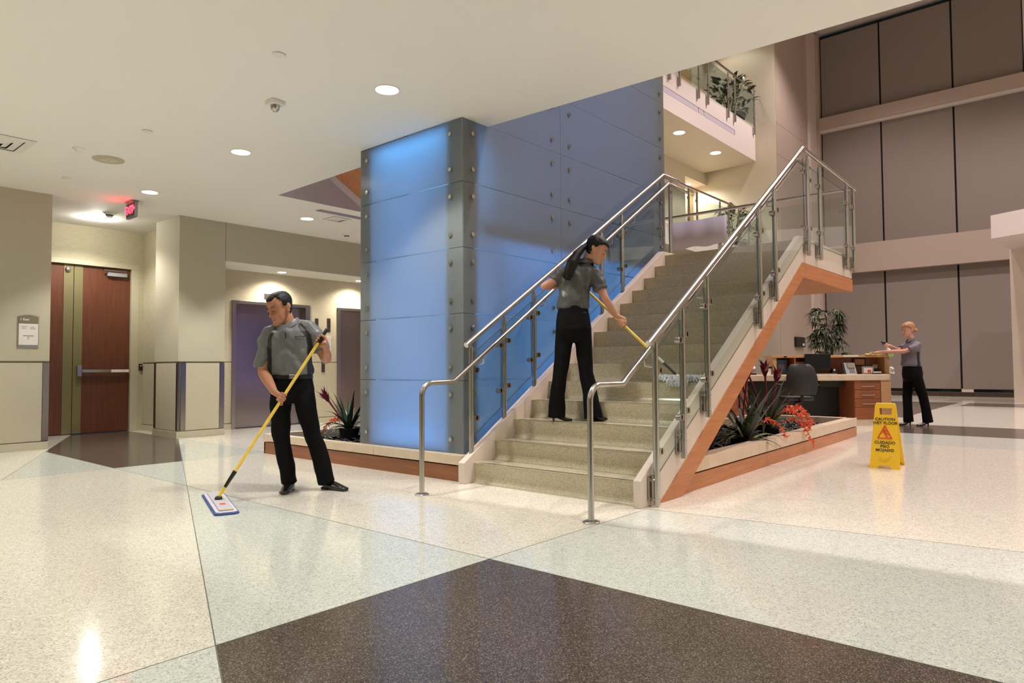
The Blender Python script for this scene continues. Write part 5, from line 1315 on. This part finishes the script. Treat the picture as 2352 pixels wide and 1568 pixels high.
def collar(parent, c, a, b_, mat, yaw=0.0, drop=0.040, h=0.040, flare=0.026, tilt=0.0, gap=16):
    """turned-down polo collar, open at the throat"""
    n = 26; v = []; f = []
    for k in range(n + 1):
        t = math.radians(-90 + gap + (360 - 2 * gap) * k / n); fr_ = max(0.0, -math.sin(t)) ** 1.5
        ca, sa = math.cos(t), math.sin(t)
        zi = c[2] - drop * fr_ + tilt * ca; ext = 1.0 + 0.55 * max(0, fr_ - 0.75) / 0.25
        rows = [(a, zi), (a + 0.006, zi + 0.006), (a + 0.010 + flare * 0.4, zi - h * 0.35), (a + flare, zi - h * ext), (a + flare - 0.006, zi - h * ext), (a + 0.002, zi - h * 0.5)]
        for (r_, z) in rows:
            x, y = r_ * ca, (r_ + b_ - a) * sa
            v.append((c[0] + x * math.cos(yaw) - y * math.sin(yaw), c[1] + x * math.sin(yaw) + y * math.cos(yaw), z))
    for k in range(n):
        for j in range(6): f.append((k * 6 + j, k * 6 + (j + 1) % 6, (k + 1) * 6 + (j + 1) % 6, (k + 1) * 6 + j))
    f += [tuple(reversed(range(6))), tuple(range(n * 6, n * 6 + 6))]
    return MB().add(v, f).build('collar', mat, parent, 50)
def grip(mb, pole, A, N, wrist, rp=0.013, s=1.0, flip=1):
    """closed hand round a pole: pole point, pole axis A (towards index side), N from pole towards the palm"""
    A = V(A).normalized(); N = V(N); N = (N - A * N.dot(A)).normalized(); B = A.cross(N).normalized() * flip; pole = V(pole)
    pc = pole + N * (rp + 0.017) - B * 0.012
    Rm = Matrix((A, B, N)).transposed()
    mb.ball(pc, (0.043 * s, 0.036 * s, 0.017 * s), 14, 10, Rm); mb.ball(pc - B * 0.02, (0.034 * s, 0.026 * s, 0.018 * s), 12, 8, Rm)
    limb(mb, [V(wrist), pc - B * 0.03], [0.027 * s, 0.022 * s], 12)
    for i in range(4):
        off = (1.5 - i) * 0.0215 * s; L = (0.95, 1.0, 0.97, 0.86)[i]; rad = (0.0095, 0.0098, 0.0094, 0.0084)[i] * s
        pts = []
        for th in (15, 60, 110, 160, 205 * L):
            t = math.radians(th); pts.append(pole + A * off + (N * math.cos(t) + B * math.sin(t)) * (rp + 0.0095 * s))
        pts = [pc + A * off * 0.95 + B * 0.022] + pts[1:]
        limb(mb, pts, [rad * 1.12, rad * 1.05, rad, rad * 0.95, rad * 0.82], 10)
    th_pts = [pc + A * 0.030 * s - B * 0.020]
    for t in (-55, -105, -150):
        t = math.radians(t); th_pts.append(pole + A * (0.048 * s) + (N * math.cos(t) + B * math.sin(t)) * (rp + 0.010 * s))
    limb(mb, th_pts, [0.014 * s, 0.0125 * s, 0.0115 * s, 0.0095 * s], 10)
def shoe(parent, heel, toe, s=1.0, heeled=0.0, name='shoe'):
    """leather shoe from heel point to toe point (ground points)"""
    h = V(heel); t = V(toe); d = (t - h); L = d.length; d = d.normalized(); n_ = V((-d.y, d.x, 0)); mb = MB(); rings = []
    for k in range(13):
        q = k / 12
        w_ = (0.036 + 0.012 * math.sin(PI * min(1, q * 1.15)) if q < 0.85 else 0.046 * math.sqrt(max(0.02, 1 - ((q - 0.85) / 0.16) ** 2))) * s
        top = (0.085 - 0.03 * q if q < 0.4 else 0.073 - 0.075 * (q - 0.4)) * s
        bot = heeled * max(0.0, 1 - q / 0.62) ** 1.3; top = top + bot * 0.8
        if q == 0: w_ *= 0.6
        c = h + d * (L * q); ring = []
        for j in range(14):
            a = 2 * PI * j / 14; y = math.cos(a) * w_; z = math.sin(a)
            zz = bot + (top - bot) * (0.5 + 0.5 * z) if z > -0.6 else bot + 0.002
            ring.append(c + n_ * y + V((0, 0, zz)))
        rings.append(ring)
    o = mb.loft(rings).build(name, 'shoe_leather', parent, 180)
    if heeled:
        MB().tube([h + d * 0.012 + V((0, 0, heeled * 0.9)), h + d * 0.012], [0.020 * s, 0.008 * s], 10).build('heel', 'shoe_leather', o, 60)
    else:
        MB().prism([h + d * 0.0 + n_ * 0.034 * s, h + d * 0.07 + n_ * 0.038 * s, h + d * 0.07 - n_ * 0.038 * s, h - n_ * 0.034 * s], (0, 0, 0.018)).build('heel', 'shoe_leather', o)
    return o
def person(label, P0, scale=1.0): 
    o = thing('person', label, 'person', P0, VIEW, 'cleaners at work', local=True); o.scale = (scale,) * 3
    return o
def headT(c, yaw, pitch, roll=0.0, s=1.0):
    return Matrix.Translation(V(c)) @ Matrix.Rotation(math.radians(yaw), 4, 'Z') @ Matrix.Rotation(math.radians(roll), 4, 'Y') @ Matrix.Rotation(math.radians(pitch), 4, 'X') @ Matrix.Scale(s, 4)
def pdist(p, a, b):
    a = V(a); b = V(b); p = V(p); t = max(0, min(1, (p - a).dot(b - a) / (b - a).length_squared)); return (p - a - (b - a) * t).length

# ------------------------------------------------------------------ the man with the flat mop
HAIRC = 'hair_black'
MP = V((3.321, 5.224, 0))
man = person('man in grey polo shirt and black trousers looking down at his yellow mop', MP)
mop_top, mop_bot = V((0.222, -0.245, 1.315)), V((-0.488, -0.588, 0.05))
pole_at = lambda w_: mop_top.lerp(mop_bot, (mop_top.z - w_) / (mop_top.z - mop_bot.z))
pd = (mop_top - mop_bot).normalized()
b = MB()
T = headT((-0.208, -0.035, 1.550), -36, 20, -4, 1.12)
head_shapes(b, T, 1.12)
limb(b, [(-0.145, 0.015, 1.39), (-0.165, 0.005, 1.46), (-0.19, 0.0, 1.53)], [0.066, 0.060, 0.060])
b.loft([ering((-0.12, 0, 0.90), 0.15, 0.095), ering((-0.125, 0, 1.05), 0.155, 0.10), ering((-0.135, 0, 1.25), 0.17, 0.105), ering((-0.14, 0.005, 1.36), 0.15, 0.08), ering((-0.14, 0.01, 1.41), 0.08, 0.06)])
eR, wR = V((-0.345, -0.05, 1.005)), V((-0.170, -0.285, 0.848)); hR = pole_at(0.800)
limb(b, [(-0.325, 0.0, 1.28), (-0.352, -0.01, 1.16), eR], [0.048, 0.050, 0.046])
limb(b, [eR, eR.lerp(wR, 0.35), wR], [0.046, 0.047, 0.030])
grip(b, hR, pd * -1, V((-0.75, 0.35, 0.1)), wR, flip=-1)
eL, wL = V((0.178, 0.0, 1.12)), V((0.232, -0.19, 1.185)); hL = pole_at(1.262)
limb(b, [(0.055, 0.005, 1.33), (0.11, 0.008, 1.24), eL], [0.046, 0.048, 0.046])
limb(b, [eL, eL.lerp(wL, 0.4), wL], [0.046, 0.045, 0.030])
grip(b, hL, pd, V((0.55, 0.5, -0.1)), wL, flip=1)
body = fuse('body', b, 'skin_tan', man, 0.0038, 3, 0.6)
head_parts(man, T, 1.12)
def man_hair(c):
    ax_ = abs(c.x)
    if c.y < -0.030: return c.z > 0.078 + 0.020 * math.exp(-((ax_ - 0.045) / 0.014) ** 2)
    if c.y < 0.012: return c.z > 0.078 - (c.y + 0.030) * 2.0 or (c.y > -0.018 and c.z > 0.020 and ax_ > 0.06)
    return c.z > -0.050 + 0.03 * (c.y < 0.035)
hair_cap(man, T, 'hair_black', man_hair, 0.001, 0.0085)
sh = MB()
sh.loft([ering((-0.118, 0, 0.982), 0.178, 0.120), ering((-0.121, -0.004, 1.0), 0.192, 0.132), ering((-0.125, -0.004, 1.035), 0.194, 0.134), ering((-0.130, -0.002, 1.10), 0.190, 0.130), ering((-0.133, 0, 1.20), 0.194, 0.130), ering((-0.137, 0, 1.29), 0.205, 0.130, tilt=(0.05, 0)),
         ering((-0.140, 0.003, 1.345), 0.205, 0.118, tilt=(0.10, 0)), ering((-0.142, 0.008, 1.385), 0.160, 0.095, tilt=(0.12, 0)), ering((-0.145, 0.01, 1.42), 0.085, 0.075, tilt=(0.1, 0))])
limb(sh, [(-0.145, 0.012, 1.395), (-0.24, 0.008, 1.372), (-0.305, 0.002, 1.340)], [0.055, 0.056, 0.066])
limb(sh, [(-0.145, 0.012, 1.405), (-0.05, 0.01, 1.398), (0.020, 0.004, 1.378)], [0.055, 0.056, 0.066])
limb(sh, [(-0.30, 0.002, 1.335), (-0.335, -0.005, 1.25), (-0.352, -0.012, 1.13), (-0.362, -0.018, 1.05)], [0.074, 0.076, 0.073, 0.073], open_end=True)
limb(sh, [(0.02, 0.004, 1.375), (0.075, 0.005, 1.32), (0.118, 0.008, 1.23), (0.135, 0.008, 1.185)], [0.070, 0.073, 0.070, 0.068], open_end=True)
def polo_mat(c):
    if c.y < 0.06:
        for a_, d_ in (((-0.222, 0, 1.40), (-0.268, 0, 1.31)), ((-0.268, 0, 1.31), (-0.282, 0, 1.22)), ((-0.282, 0, 1.22), (-0.285, 0, 0.96)), ((-0.03, 0, 1.405), (0.045, 0, 1.31)), ((0.045, 0, 1.31), (0.058, 0, 1.22)), ((0.058, 0, 1.22), (0.062, 0, 0.96))):
            if pdist((c.x, 0, c.z), a_, d_) < (0.020 if c.z > 1.22 else 0.024): return 1
    return 0
shirt = fuse('polo_shirt', sh, ['polo_grey', 'polo_black'], man, 0.005, 6, 1.0, polo_mat, folds=(0.017, 13, 5, 0.7))
collar(shirt, (-0.147, 0.0, 1.462), 0.074, 0.078, 'polo_grey', -0.15, 0.050, 0.044, 0.030, 0.010)
MB().tube([(-0.136, -0.112, 1.372), (-0.134, -0.128, 1.335), (-0.130, -0.134, 1.290)], 0.004, 6).build('placket', 'polo_black', shirt)
put_text('Jani-King', 0.024, (-0.008, -0.142, 1.305), (1, 0.12, 0.10), (0, 0.0, 1), 'polo_black', shirt, name='emblem', depth=0.004, shear=0.35)
MB().tube([(-0.04, -0.136, 1.280), (0.03, -0.128, 1.286)], 0.0022, 5).build('emblem_line', 'polo_black', shirt)
tr = MB()
tr.loft([ering((-0.118, 0, 0.985), 0.168, 0.112), ering((-0.118, 0, 0.94), 0.176, 0.118), ering((-0.115, 0.004, 0.86), 0.188, 0.128), ering((-0.110, 0.006, 0.79), 0.180, 0.120), ering((-0.108, 0.004, 0.74), 0.140, 0.095)])
limb(tr, [(-0.205, 0.0, 0.86), (-0.205, -0.02, 0.70), (-0.192, -0.045, 0.47), (-0.160, -0.03, 0.26), (-0.130, -0.015, 0.055)], [0.093, 0.090, 0.072, 0.068, 0.070], open_end=True)
limb(tr, [(-0.025, 0.0, 0.86), (0.015, -0.02, 0.70), (0.080, -0.04, 0.47), (0.140, -0.01, 0.26), (0.188, 0.0, 0.055)], [0.093, 0.090, 0.072, 0.070, 0.074], open_end=True)
pants = fuse('trousers', tr, 'trousers', man, 0.007, 5, 0.8, folds=(0.009, 14, 5, 0.35))
bl = MB()
for k in range(1): bl.loft([ering((-0.118, 0, 0.948), 0.182, 0.124), ering((-0.118, 0, 0.986), 0.180, 0.122)], caps=True)
bl.build('belt', 'belt', pants, 60)
MB().box(-0.10, -0.131, 0.950, -0.045, -0.121, 0.985).build('belt_buckle', 'steel', pants, bevel=0.003)
shoe(man, (-0.128, 0.03, 0), (-0.098, -0.255, 0)); shoe(man, (0.150, 0.055, 0), (0.385, -0.10, 0))
# flat mop
def W(P0, q, s=1.0): q = V(q) * s; return P0 + RV * q.x + FV * q.y + V((0, 0, q.z))
mt = thing('flat_mop', 'yellow handled flat mop with a white pad edged in blue on the floor', 'mop', W(MP, mop_bot) * 1.0 - V((0, 0, 0.05)), group='mops')
A_, B_ = W(MP, mop_top + pd * 0.06), W(MP, mop_bot); ln = lambda t: A_.lerp(B_, t)
tl = (A_ - B_).length
MB().tube([ln(0.085), ln(0.86)], 0.0125, 14).build('handle', 'yellow_pole', mt, 60)
MB().tube([ln(0.0), ln(0.004), ln(0.09)], [0.010, 0.0155, 0.0145], 14).build('grip', 'black_plastic', mt, 60)
MB().tube([ln(0.088), ln(0.16)], [0.0129, 0.0127], 14).build('label_band', 'yellow_pole', mt, 60)
MB().tube([ln(0.855), ln(0.88), ln(0.945)], [0.017, 0.016, 0.013], 12).build('socket', 'black_plastic', mt, 60)
MB().tube([ln(0.94), ln(0.985), B_ + V((0, 0, -0.006))], [0.011, 0.012, 0.016], 10).build('swivel_joint', 'yellow_plastic', mt, 60)
MB().lathe([(0, 0), (0.03, 0), (0.026, 0.02), (0.012, 0.03), (0, 0.03)], (B_.x, B_.y, 0.030), 14).build('joint_base', 'black_plastic', mt, 60)
pa, pb_ = V((2.705, 5.615, 0)), V((2.395, 4.745, 0)); ax = (pb_ - pa).normalized(); nx = V((-ax.y, ax.x, 0))
def pad(hl, hw, z0, z1, cut):
    c = (pa + pb_) / 2; P_ = [(-hl + cut, -hw), (hl - cut, -hw), (hl, -hw + cut), (hl, hw - cut), (hl - cut, hw), (-hl + cut, hw), (-hl, hw - cut), (-hl, -hw + cut)]
    return MB().prism([c + ax * u_ + nx * v_ + V((0, 0, z0)) for u_, v_ in P_], (0, 0, z1 - z0))
Lh = (pb_ - pa).length / 2
pad(Lh, 0.085, 0.002, 0.012, 0.03).build('pad_edge', 'mop_blue', mt, bevel=0.003)
pad(Lh - 0.012, 0.073, 0.012, 0.022, 0.025).build('pad', 'banner', mt, bevel=0.003)
pad(Lh - 0.05, 0.048, 0.022, 0.032, 0.01).build('frame_plate', 'plate_grey', mt, bevel=0.002)
q = (pa + pb_) / 2 + ax * 0.18
MB().prism([q + ax * 0.028 + nx * 0.02 + V((0, 0, 0.0322)), q + ax * 0.028 - nx * 0.02 + V((0, 0, 0.0322)), q - ax * 0.028 - nx * 0.02 + V((0, 0, 0.0322)), q - ax * 0.028 + nx * 0.02 + V((0, 0, 0.0322))], (0, 0, 0.001)).build('badge', 'sign_red', mt)
q = (pa + pb_) / 2 + ax * (Lh - 0.06)
MB().prism([q + ax * 0.008 + nx * 0.05 + V((0, 0, 0.0322)), q + ax * 0.008 - nx * 0.05 + V((0, 0, 0.0322)), q - ax * 0.004 - nx * 0.05 + V((0, 0, 0.0322)), q - ax * 0.004 + nx * 0.05 + V((0, 0, 0.0322))], (0, 0, 0.001)).build('end_strip', 'yellow_plastic', mt)

# ------------------------------------------------------------------ the woman on the stairs
WP = V((5.225, 3.672, 0.534)); WS = 0.975
wo = person('woman with a long dark ponytail in grey polo and black trousers mopping the stairs', WP, WS)
b = MB()
T = headT((0.155, -0.005, 1.622), 76, 28, 0, 1.02)
head_shapes(b, T, 1.02, True)
limb(b, [(0.035, 0.015, 1.46), (0.07, 0.01, 1.53), (0.115, 0.0, 1.60)], [0.055, 0.050, 0.050])
b.loft([ering((-0.066, 0, 0.95), 0.13, 0.09), ering((-0.065, 0, 1.10), 0.11, 0.08), ering((-0.04, 0.01, 1.30), 0.13, 0.085), ering((-0.005, 0.02, 1.42), 0.13, 0.07), ering((0.03, 0.015, 1.48), 0.06, 0.05)])
w_mop = V((0.865, -0.300, 0.385)); w_hand = V((0.382, -0.005, 0.925)); wd = (w_hand - w_mop).normalized()
eR, wR = V((0.228, -0.055, 1.155)), V((0.338, -0.005, 1.000))
limb(b, [(0.150, 0.0, 1.38), (0.182, -0.02, 1.30), eR], [0.040, 0.041, 0.038]); limb(b, [eR, eR.lerp(wR, 0.4), wR], [0.038, 0.037, 0.025])
grip(b, w_hand, wd * -1, V((-0.25, -0.5, 0.6)), wR, s=0.88, flip=1)
eL, wL = V((-0.338, 0.02, 1.285)), V((-0.10, 0.20, 1.33)); hL = w_hand + wd * 0.64
limb(b, [(-0.18, 0.02, 1.39), (-0.25, 0.02, 1.335), eL], [0.038, 0.041, 0.038]); limb(b, [eL, eL.lerp(wL, 0.4), wL], [0.038, 0.037, 0.025])
grip(b, hL, wd, V((-0.4, -0.3, 0.1)), wL, s=0.88, flip=1)
body = fuse('body', b, 'skin_light', wo, 0.0038, 3, 0.6)
HAIRC = 'hair_black'; head_parts(wo, T, 1.02)
def woman_hair(c):
    if c.y < -0.045: return c.z > 0.074
    if c.y < 0.03: return c.z > 0.074 - (c.y + 0.045) * 1.05
    return c.z > -0.052
hair_cap(wo, T, 'hair_black', woman_hair, 0.006, 0.010)
pt = MB()
limb(pt, [(0.060, -0.01, 1.665), (0.022, -0.035, 1.640), (-0.035, -0.075, 1.575), (-0.085, -0.115, 1.49), (-0.115, -0.125, 1.41), (-0.135, -0.120, 1.345)], [0.030, 0.030, 0.042, 0.050, 0.046, 0.022], 14)
for k in range(16):
    a = k * 2.4; ox, oz = 0.035 * math.cos(a), 0.02 * math.sin(a)
    pt.tube([(-0.05 + ox, -0.10 + oz, 1.55), (-0.10 + ox * 1.1, -0.13 + oz, 1.44), (-0.135 + ox * 1.3, -0.125 + oz, 1.35 - 0.012 * (k % 4))], [0.010, 0.012, 0.003], 6)
fuse('ponytail', pt, 'hair_black', wo, 0.006, 2, 0.6)
MB().tube([(0.040, -0.045, 1.66), (0.018, -0.015, 1.645), (0.035, -0.01, 1.625)], 0.012, 8).build('hair_tie', 'polo_black', wo, 60)
sh = MB()
sh.loft([ering((-0.068, 0, 1.065), 0.142, 0.102), ering((-0.068, 0, 1.085), 0.150, 0.112), ering((-0.066, 0.0, 1.13), 0.150, 0.112), ering((-0.060, 0.0, 1.20), 0.146, 0.105), ering((-0.045, 0.01, 1.30), 0.158, 0.108), ering((-0.022, 0.018, 1.38), 0.175, 0.108), ering((-0.004, 0.020, 1.435), 0.170, 0.092), ering((0.018, 0.018, 1.475), 0.115, 0.076), ering((0.042, 0.014, 1.515), 0.062, 0.060)])
limb(sh, [(0.11, 0.01, 1.425), (0.155, -0.005, 1.36), (0.176, -0.022, 1.285), (0.186, -0.030, 1.245)], [0.064, 0.066, 0.064, 0.066], open_end=True)
limb(sh, [(-0.13, 0.02, 1.430), (-0.195, 0.02, 1.385), (-0.248, 0.02, 1.335)], [0.062, 0.064, 0.062], open_end=True)
shirt = fuse('polo_shirt', sh, ['polo_dark', 'polo_black'], wo, 0.005, 6, 0.8, folds=(0.015, 14, 6, 0.6))
collar(shirt, (0.052, 0.010, 1.535), 0.058, 0.062, 'polo_dark', 0.9 + PI / 2 * 0.9, 0.030, 0.036, 0.022)
tr = MB()
tr.loft([ering((-0.068, 0, 1.105), 0.138, 0.100), ering((-0.068, 0, 1.03), 0.148, 0.108), ering((-0.068, -0.008, 0.95), 0.162, 0.124), ering((-0.066, -0.012, 0.87), 0.170, 0.134), ering((-0.066, -0.008, 0.80), 0.160, 0.120), ering((-0.066, 0.0, 0.75), 0.120, 0.09)])
limb(tr, [(-0.150, 0, 0.86), (-0.160, 0.005, 0.72), (-0.195, 0.01, 0.47), (-0.222, 0.02, 0.26), (-0.236, 0.03, 0.035)], [0.088, 0.085, 0.068, 0.072, 0.086], open_end=True)
limb(tr, [(0.018, 0, 0.86), (0.028, 0.0, 0.72), (0.052, 0.0, 0.47), (0.082, -0.005, 0.26), (0.112, -0.01, 0.035)], [0.088, 0.085, 0.068, 0.072, 0.088], open_end=True)
pants = fuse('trousers', tr, 'trousers', wo, 0.007, 5, 0.8, folds=(0.007, 14, 5, 0.35))
MB().box(0.012, -0.128, 1.018, 0.040, -0.112, 1.024).build('pocket_tab', 'steel', pants)
shoe(wo, (-0.275, 0.02, 0), (-0.085, 0.045, 0), 0.82, 0.055); shoe(wo, (0.065, -0.005, 0), (0.283, -0.03, 0), 0.82, 0.055)
# string mop on the stairs
WW = lambda q: W(WP, q, WS)
m2 = thing('string_mop', 'yellow handled mop with a grey fringed head on the stairs', 'mop', V((5.70, 2.93, 0.89)), group='mops')
A_, B_ = WW(w_hand + wd * 0.78), V((5.715, 2.935, 0.935)); ln = lambda t: A_.lerp(B_, t)
MB().tube([ln(0.0), ln(0.775)], 0.0125, 12).build('handle', 'yellow_pole', m2, 60)
MB().tube([ln(0.77), ln(0.82)], 0.0145, 12).build('collar', 'black_plastic', m2, 60)
MB().tube([ln(0.815), ln(0.875)], 0.012, 12).build('inner_tube', 'white_plastic', m2, 60)
MB().tube([ln(0.87), ln(0.985)], [0.016, 0.013], 12).build('socket', 'black_plastic', m2, 60)
MB().tube([ln(0.975), B_ + V((0, 0, -0.01))], [0.015, 0.018], 10).build('swivel_joint', 'yellow_plastic', m2, 60)
mb = MB()
for k in range(620):
    y = random.uniform(2.73, 3.13); x = random.uniform(5.63, 5.78); a = random.uniform(0, 6.28); L = random.uniform(0.035, 0.07)
    z = 0.905 + random.uniform(0, 0.04)
    e = V((x + L * math.cos(a) * 0.8, y + L * math.sin(a), max(0.896, z - 0.02)))
    if y < 2.98 and y > 2.80 and k % 3 == 0: x = 5.60; e = V((5.585 - random.random() * 0.01, y + random.uniform(-0.02, 0.02), 0.85 + random.random() * 0.03)); z = 0.90
    if e.y < 2.665: e.y = 2.665
    mb.tube([(x, y, z), (x + L * 0.4 * math.cos(a), y + L * 0.5 * math.sin(a), z + 0.012), e], [0.004, 0.0055, 0.003], 5)
o = mb.build('fringe', 'mop_grey', m2, 60); o['kind'] = 'stuff'
MB().box(5.67, 2.80, 0.893, 5.74, 3.06, 0.903).build('head_plate', 'mop_grey', m2)

# ------------------------------------------------------------------ the woman wiping the counter
QP = V((13.414, 2.476, 0))
w2 = person('blonde woman in mauve grey polo leaning over the reception counter with a spray bottle', QP)
b = MB()
T = headT((-0.095, 0, 1.632), -86, 10, 0, 1.0)
head_shapes(b, T, 1.0, True)
limb(b, [(-0.040, 0, 1.43), (-0.055, 0, 1.50), (-0.075, 0, 1.56)], [0.055, 0.050, 0.050])
b.loft([ering((-0.045, 0, 0.95), 0.10, 0.13), ering((-0.05, 0, 1.10), 0.10, 0.12), ering((-0.055, 0, 1.28), 0.09, 0.13), ering((-0.04, 0, 1.36), 0.06, 0.10), ering((-0.035, 0, 1.43), 0.05, 0.06)])
eL, wL = V((-0.240, -0.10, 1.262)), V((-0.50, 0.14, 1.262))
limb(b, [(-0.07, -0.145, 1.33), (-0.14, -0.14, 1.30), eL], [0.038, 0.040, 0.038]); limb(b, [eL, eL.lerp(wL, 0.4), wL], [0.038, 0.036, 0.025])
# flat hand on the cloth
fd = V((-0.78, 0.60, 0)).normalized(); sd2 = V((0.60, 0.78, 0)).normalized(); pc = wL + fd * 0.065 + V((0, 0, -0.006))
b.ball(pc, (0.045, 0.036, 0.014), 12, 8, Matrix((fd, sd2, V((0, 0, 1)))).transposed()); limb(b, [wL, pc], [0.023, 0.020])
for i in range(4):
    s0 = pc + fd * 0.035 + sd2 * ((1.5 - i) * 0.019); L = (0.07, 0.078, 0.074, 0.058)[i]
    limb(b, [s0, s0 + fd * L * 0.5 + V((0, 0, 0.004)), s0 + fd * L + V((0, 0, -0.004))], [0.009, 0.0085, 0.007], 8)
limb(b, [pc - fd * 0.02 + sd2 * 0.03, pc + fd * 0.015 + sd2 * 0.058, pc + fd * 0.045 + sd2 * 0.066], [0.012, 0.011, 0.009], 8)
eR, wR = V((-0.190, 0.16, 1.285)), V((-0.355, 0.13, 1.372)); hB = V((-0.425, 0.115, 1.375))
limb(b, [(-0.06, 0.145, 1.33), (-0.11, 0.16, 1.315), eR], [0.038, 0.040, 0.038]); limb(b, [eR, eR.lerp(wR, 0.4), wR], [0.038, 0.036, 0.025])
bd_ = V((-0.42, -0.02, 0.88)).normalized()
grip(b, hB, bd_, V((0.8, 0.2, 0.3)), wR, rp=0.016, s=0.88, flip=-1)
body = fuse('body', b, 'skin_pink', w2, 0.0055, 3, 0.5)
HAIRC = 'hair_blond'; head_parts(w2, T, 1.0)
hair_cap(w2, T, 'hair_blond', woman_hair, 0.006, 0.010)
MB().ball((0.025, 0, 1.625), (0.040, 0.042, 0.036), 12, 8).build('hair_bun', 'hair_blond', w2, 60)
sh = MB()
sh.loft([ering((-0.055, 0, 1.01), 0.145, 0.165), ering((-0.060, 0, 1.04), 0.158, 0.172), ering((-0.065, 0, 1.12), 0.145, 0.165), ering((-0.065, 0, 1.22), 0.138, 0.168), ering((-0.060, 0, 1.30), 0.132, 0.185), ering((-0.045, 0, 1.37), 0.105, 0.185), ering((-0.038, 0, 1.41), 0.080, 0.14), ering((-0.038, 0, 1.46), 0.058, 0.062)])
limb(sh, [(-0.03, -0.15, 1.37), (-0.10, -0.16, 1.325), (-0.165, -0.14, 1.295)], [0.062, 0.064, 0.064], open_end=True)
limb(sh, [(-0.03, 0.15, 1.37), (-0.08, 0.165, 1.335), (-0.13, 0.165, 1.31)], [0.062, 0.064, 0.062], open_end=True)
shirt = fuse('polo_shirt', sh, ['polo_mauve', 'polo_black'], w2, 0.006, 6, 1.0, folds=(0.008, 10, 5, 0.5), assign=lambda c: 1 if (abs(c.x + 0.03 - (1.2 - c.z) * 0.02) < 0.030 and c.y < -0.08 and c.z < 1.25) else 0)
collar(shirt, (-0.048, 0, 1.490), 0.060, 0.064, 'polo_mauve', -PI / 2, 0.034, 0.036, 0.022)
tr = MB()
tr.loft([ering((-0.050, 0, 1.045), 0.135, 0.150), ering((-0.048, 0, 0.98), 0.145, 0.160), ering((-0.045, 0, 0.88), 0.155, 0.175), ering((-0.045, 0, 0.80), 0.145, 0.165), ering((-0.045, 0, 0.75), 0.11, 0.13)])
limb(tr, [(-0.05, 0.085, 0.86), (-0.065, 0.085, 0.72), (-0.095, 0.085, 0.50), (-0.092, 0.085, 0.28), (-0.086, 0.085, 0.06)], [0.092, 0.090, 0.074, 0.072, 0.082], open_end=True)
limb(tr, [(-0.035, -0.085, 0.86), (0.0, -0.09, 0.72), (0.070, -0.095, 0.50), (0.110, -0.10, 0.28), (0.138, -0.10, 0.06)], [0.092, 0.090, 0.074, 0.072, 0.082], open_end=True)
fuse('trousers', tr, 'trousers', w2, 0.007, 5, 0.6)
shoe(w2, (-0.045, 0.085, 0), (-0.258, 0.085, 0), 0.85, 0.06); shoe(w2, (0.150, -0.10, 0), (-0.055, -0.10, 0), 0.85, 0.06)
# spray bottle and cloth
sb = thing('spray_bottle', 'spray bottle with a dark trigger head and green cleaner held over the counter', 'bottle', W(QP, hB), VIEW, local=True)
q = lambda t: bd_ * t
MB().tube([q(-0.22), q(-0.215), q(-0.12)], [0.030, 0.040, 0.040], 16).build('liquid', 'cleaner_green', sb, 60)
MB().tube([q(-0.119), q(-0.075), q(-0.045), q(0.03)], [0.0395, 0.036, 0.014, 0.013], 16).build('bottle', 'bottle_clear', sb, 60)
MB().tube([q(0.028), q(0.05)], [0.018, 0.018], 12).build('cap', 'black_plastic', sb, 60)
MB().tube([q(0.05) + V((0.02, 0, 0)), q(0.055) + V((-0.055, 0, 0.012))], [0.020, 0.012], 10).build('trigger_head', 'black_plastic', sb, 60)
MB().tube([q(0.045) + V((-0.035, 0, 0)), q(0.0) + V((-0.045, 0, 0))], 0.006, 8).build('trigger', 'black_plastic', sb, 60)
ct = MB(); rows = []
for i in range(9):
    rows.append([(pc.x + 0.05 - 0.028 * i, pc.y - 0.09 + 0.022 * j, 1.217 + 0.004 * math.sin(i * 1.9 + j) + 0.004 + (0.016 if i > 6 and j % 3 == 0 else 0)) for j in range(9)])
v = [W(QP, p) for r_ in rows for p in r_]; f = [(i * 9 + j, i * 9 + j + 1, i * 9 + j + 10, i * 9 + j + 9) for i in range(8) for j in range(8)]
o = MB().add(v, f).build('cleaning_cloth', 'cloth_yellow', None, 180); sd_ = o.modifiers.new('t', 'SOLIDIFY'); sd_.thickness = 0.004
tag(o, 'yellow cleaning cloth under the hand of the blonde woman on the counter', 'cloth')
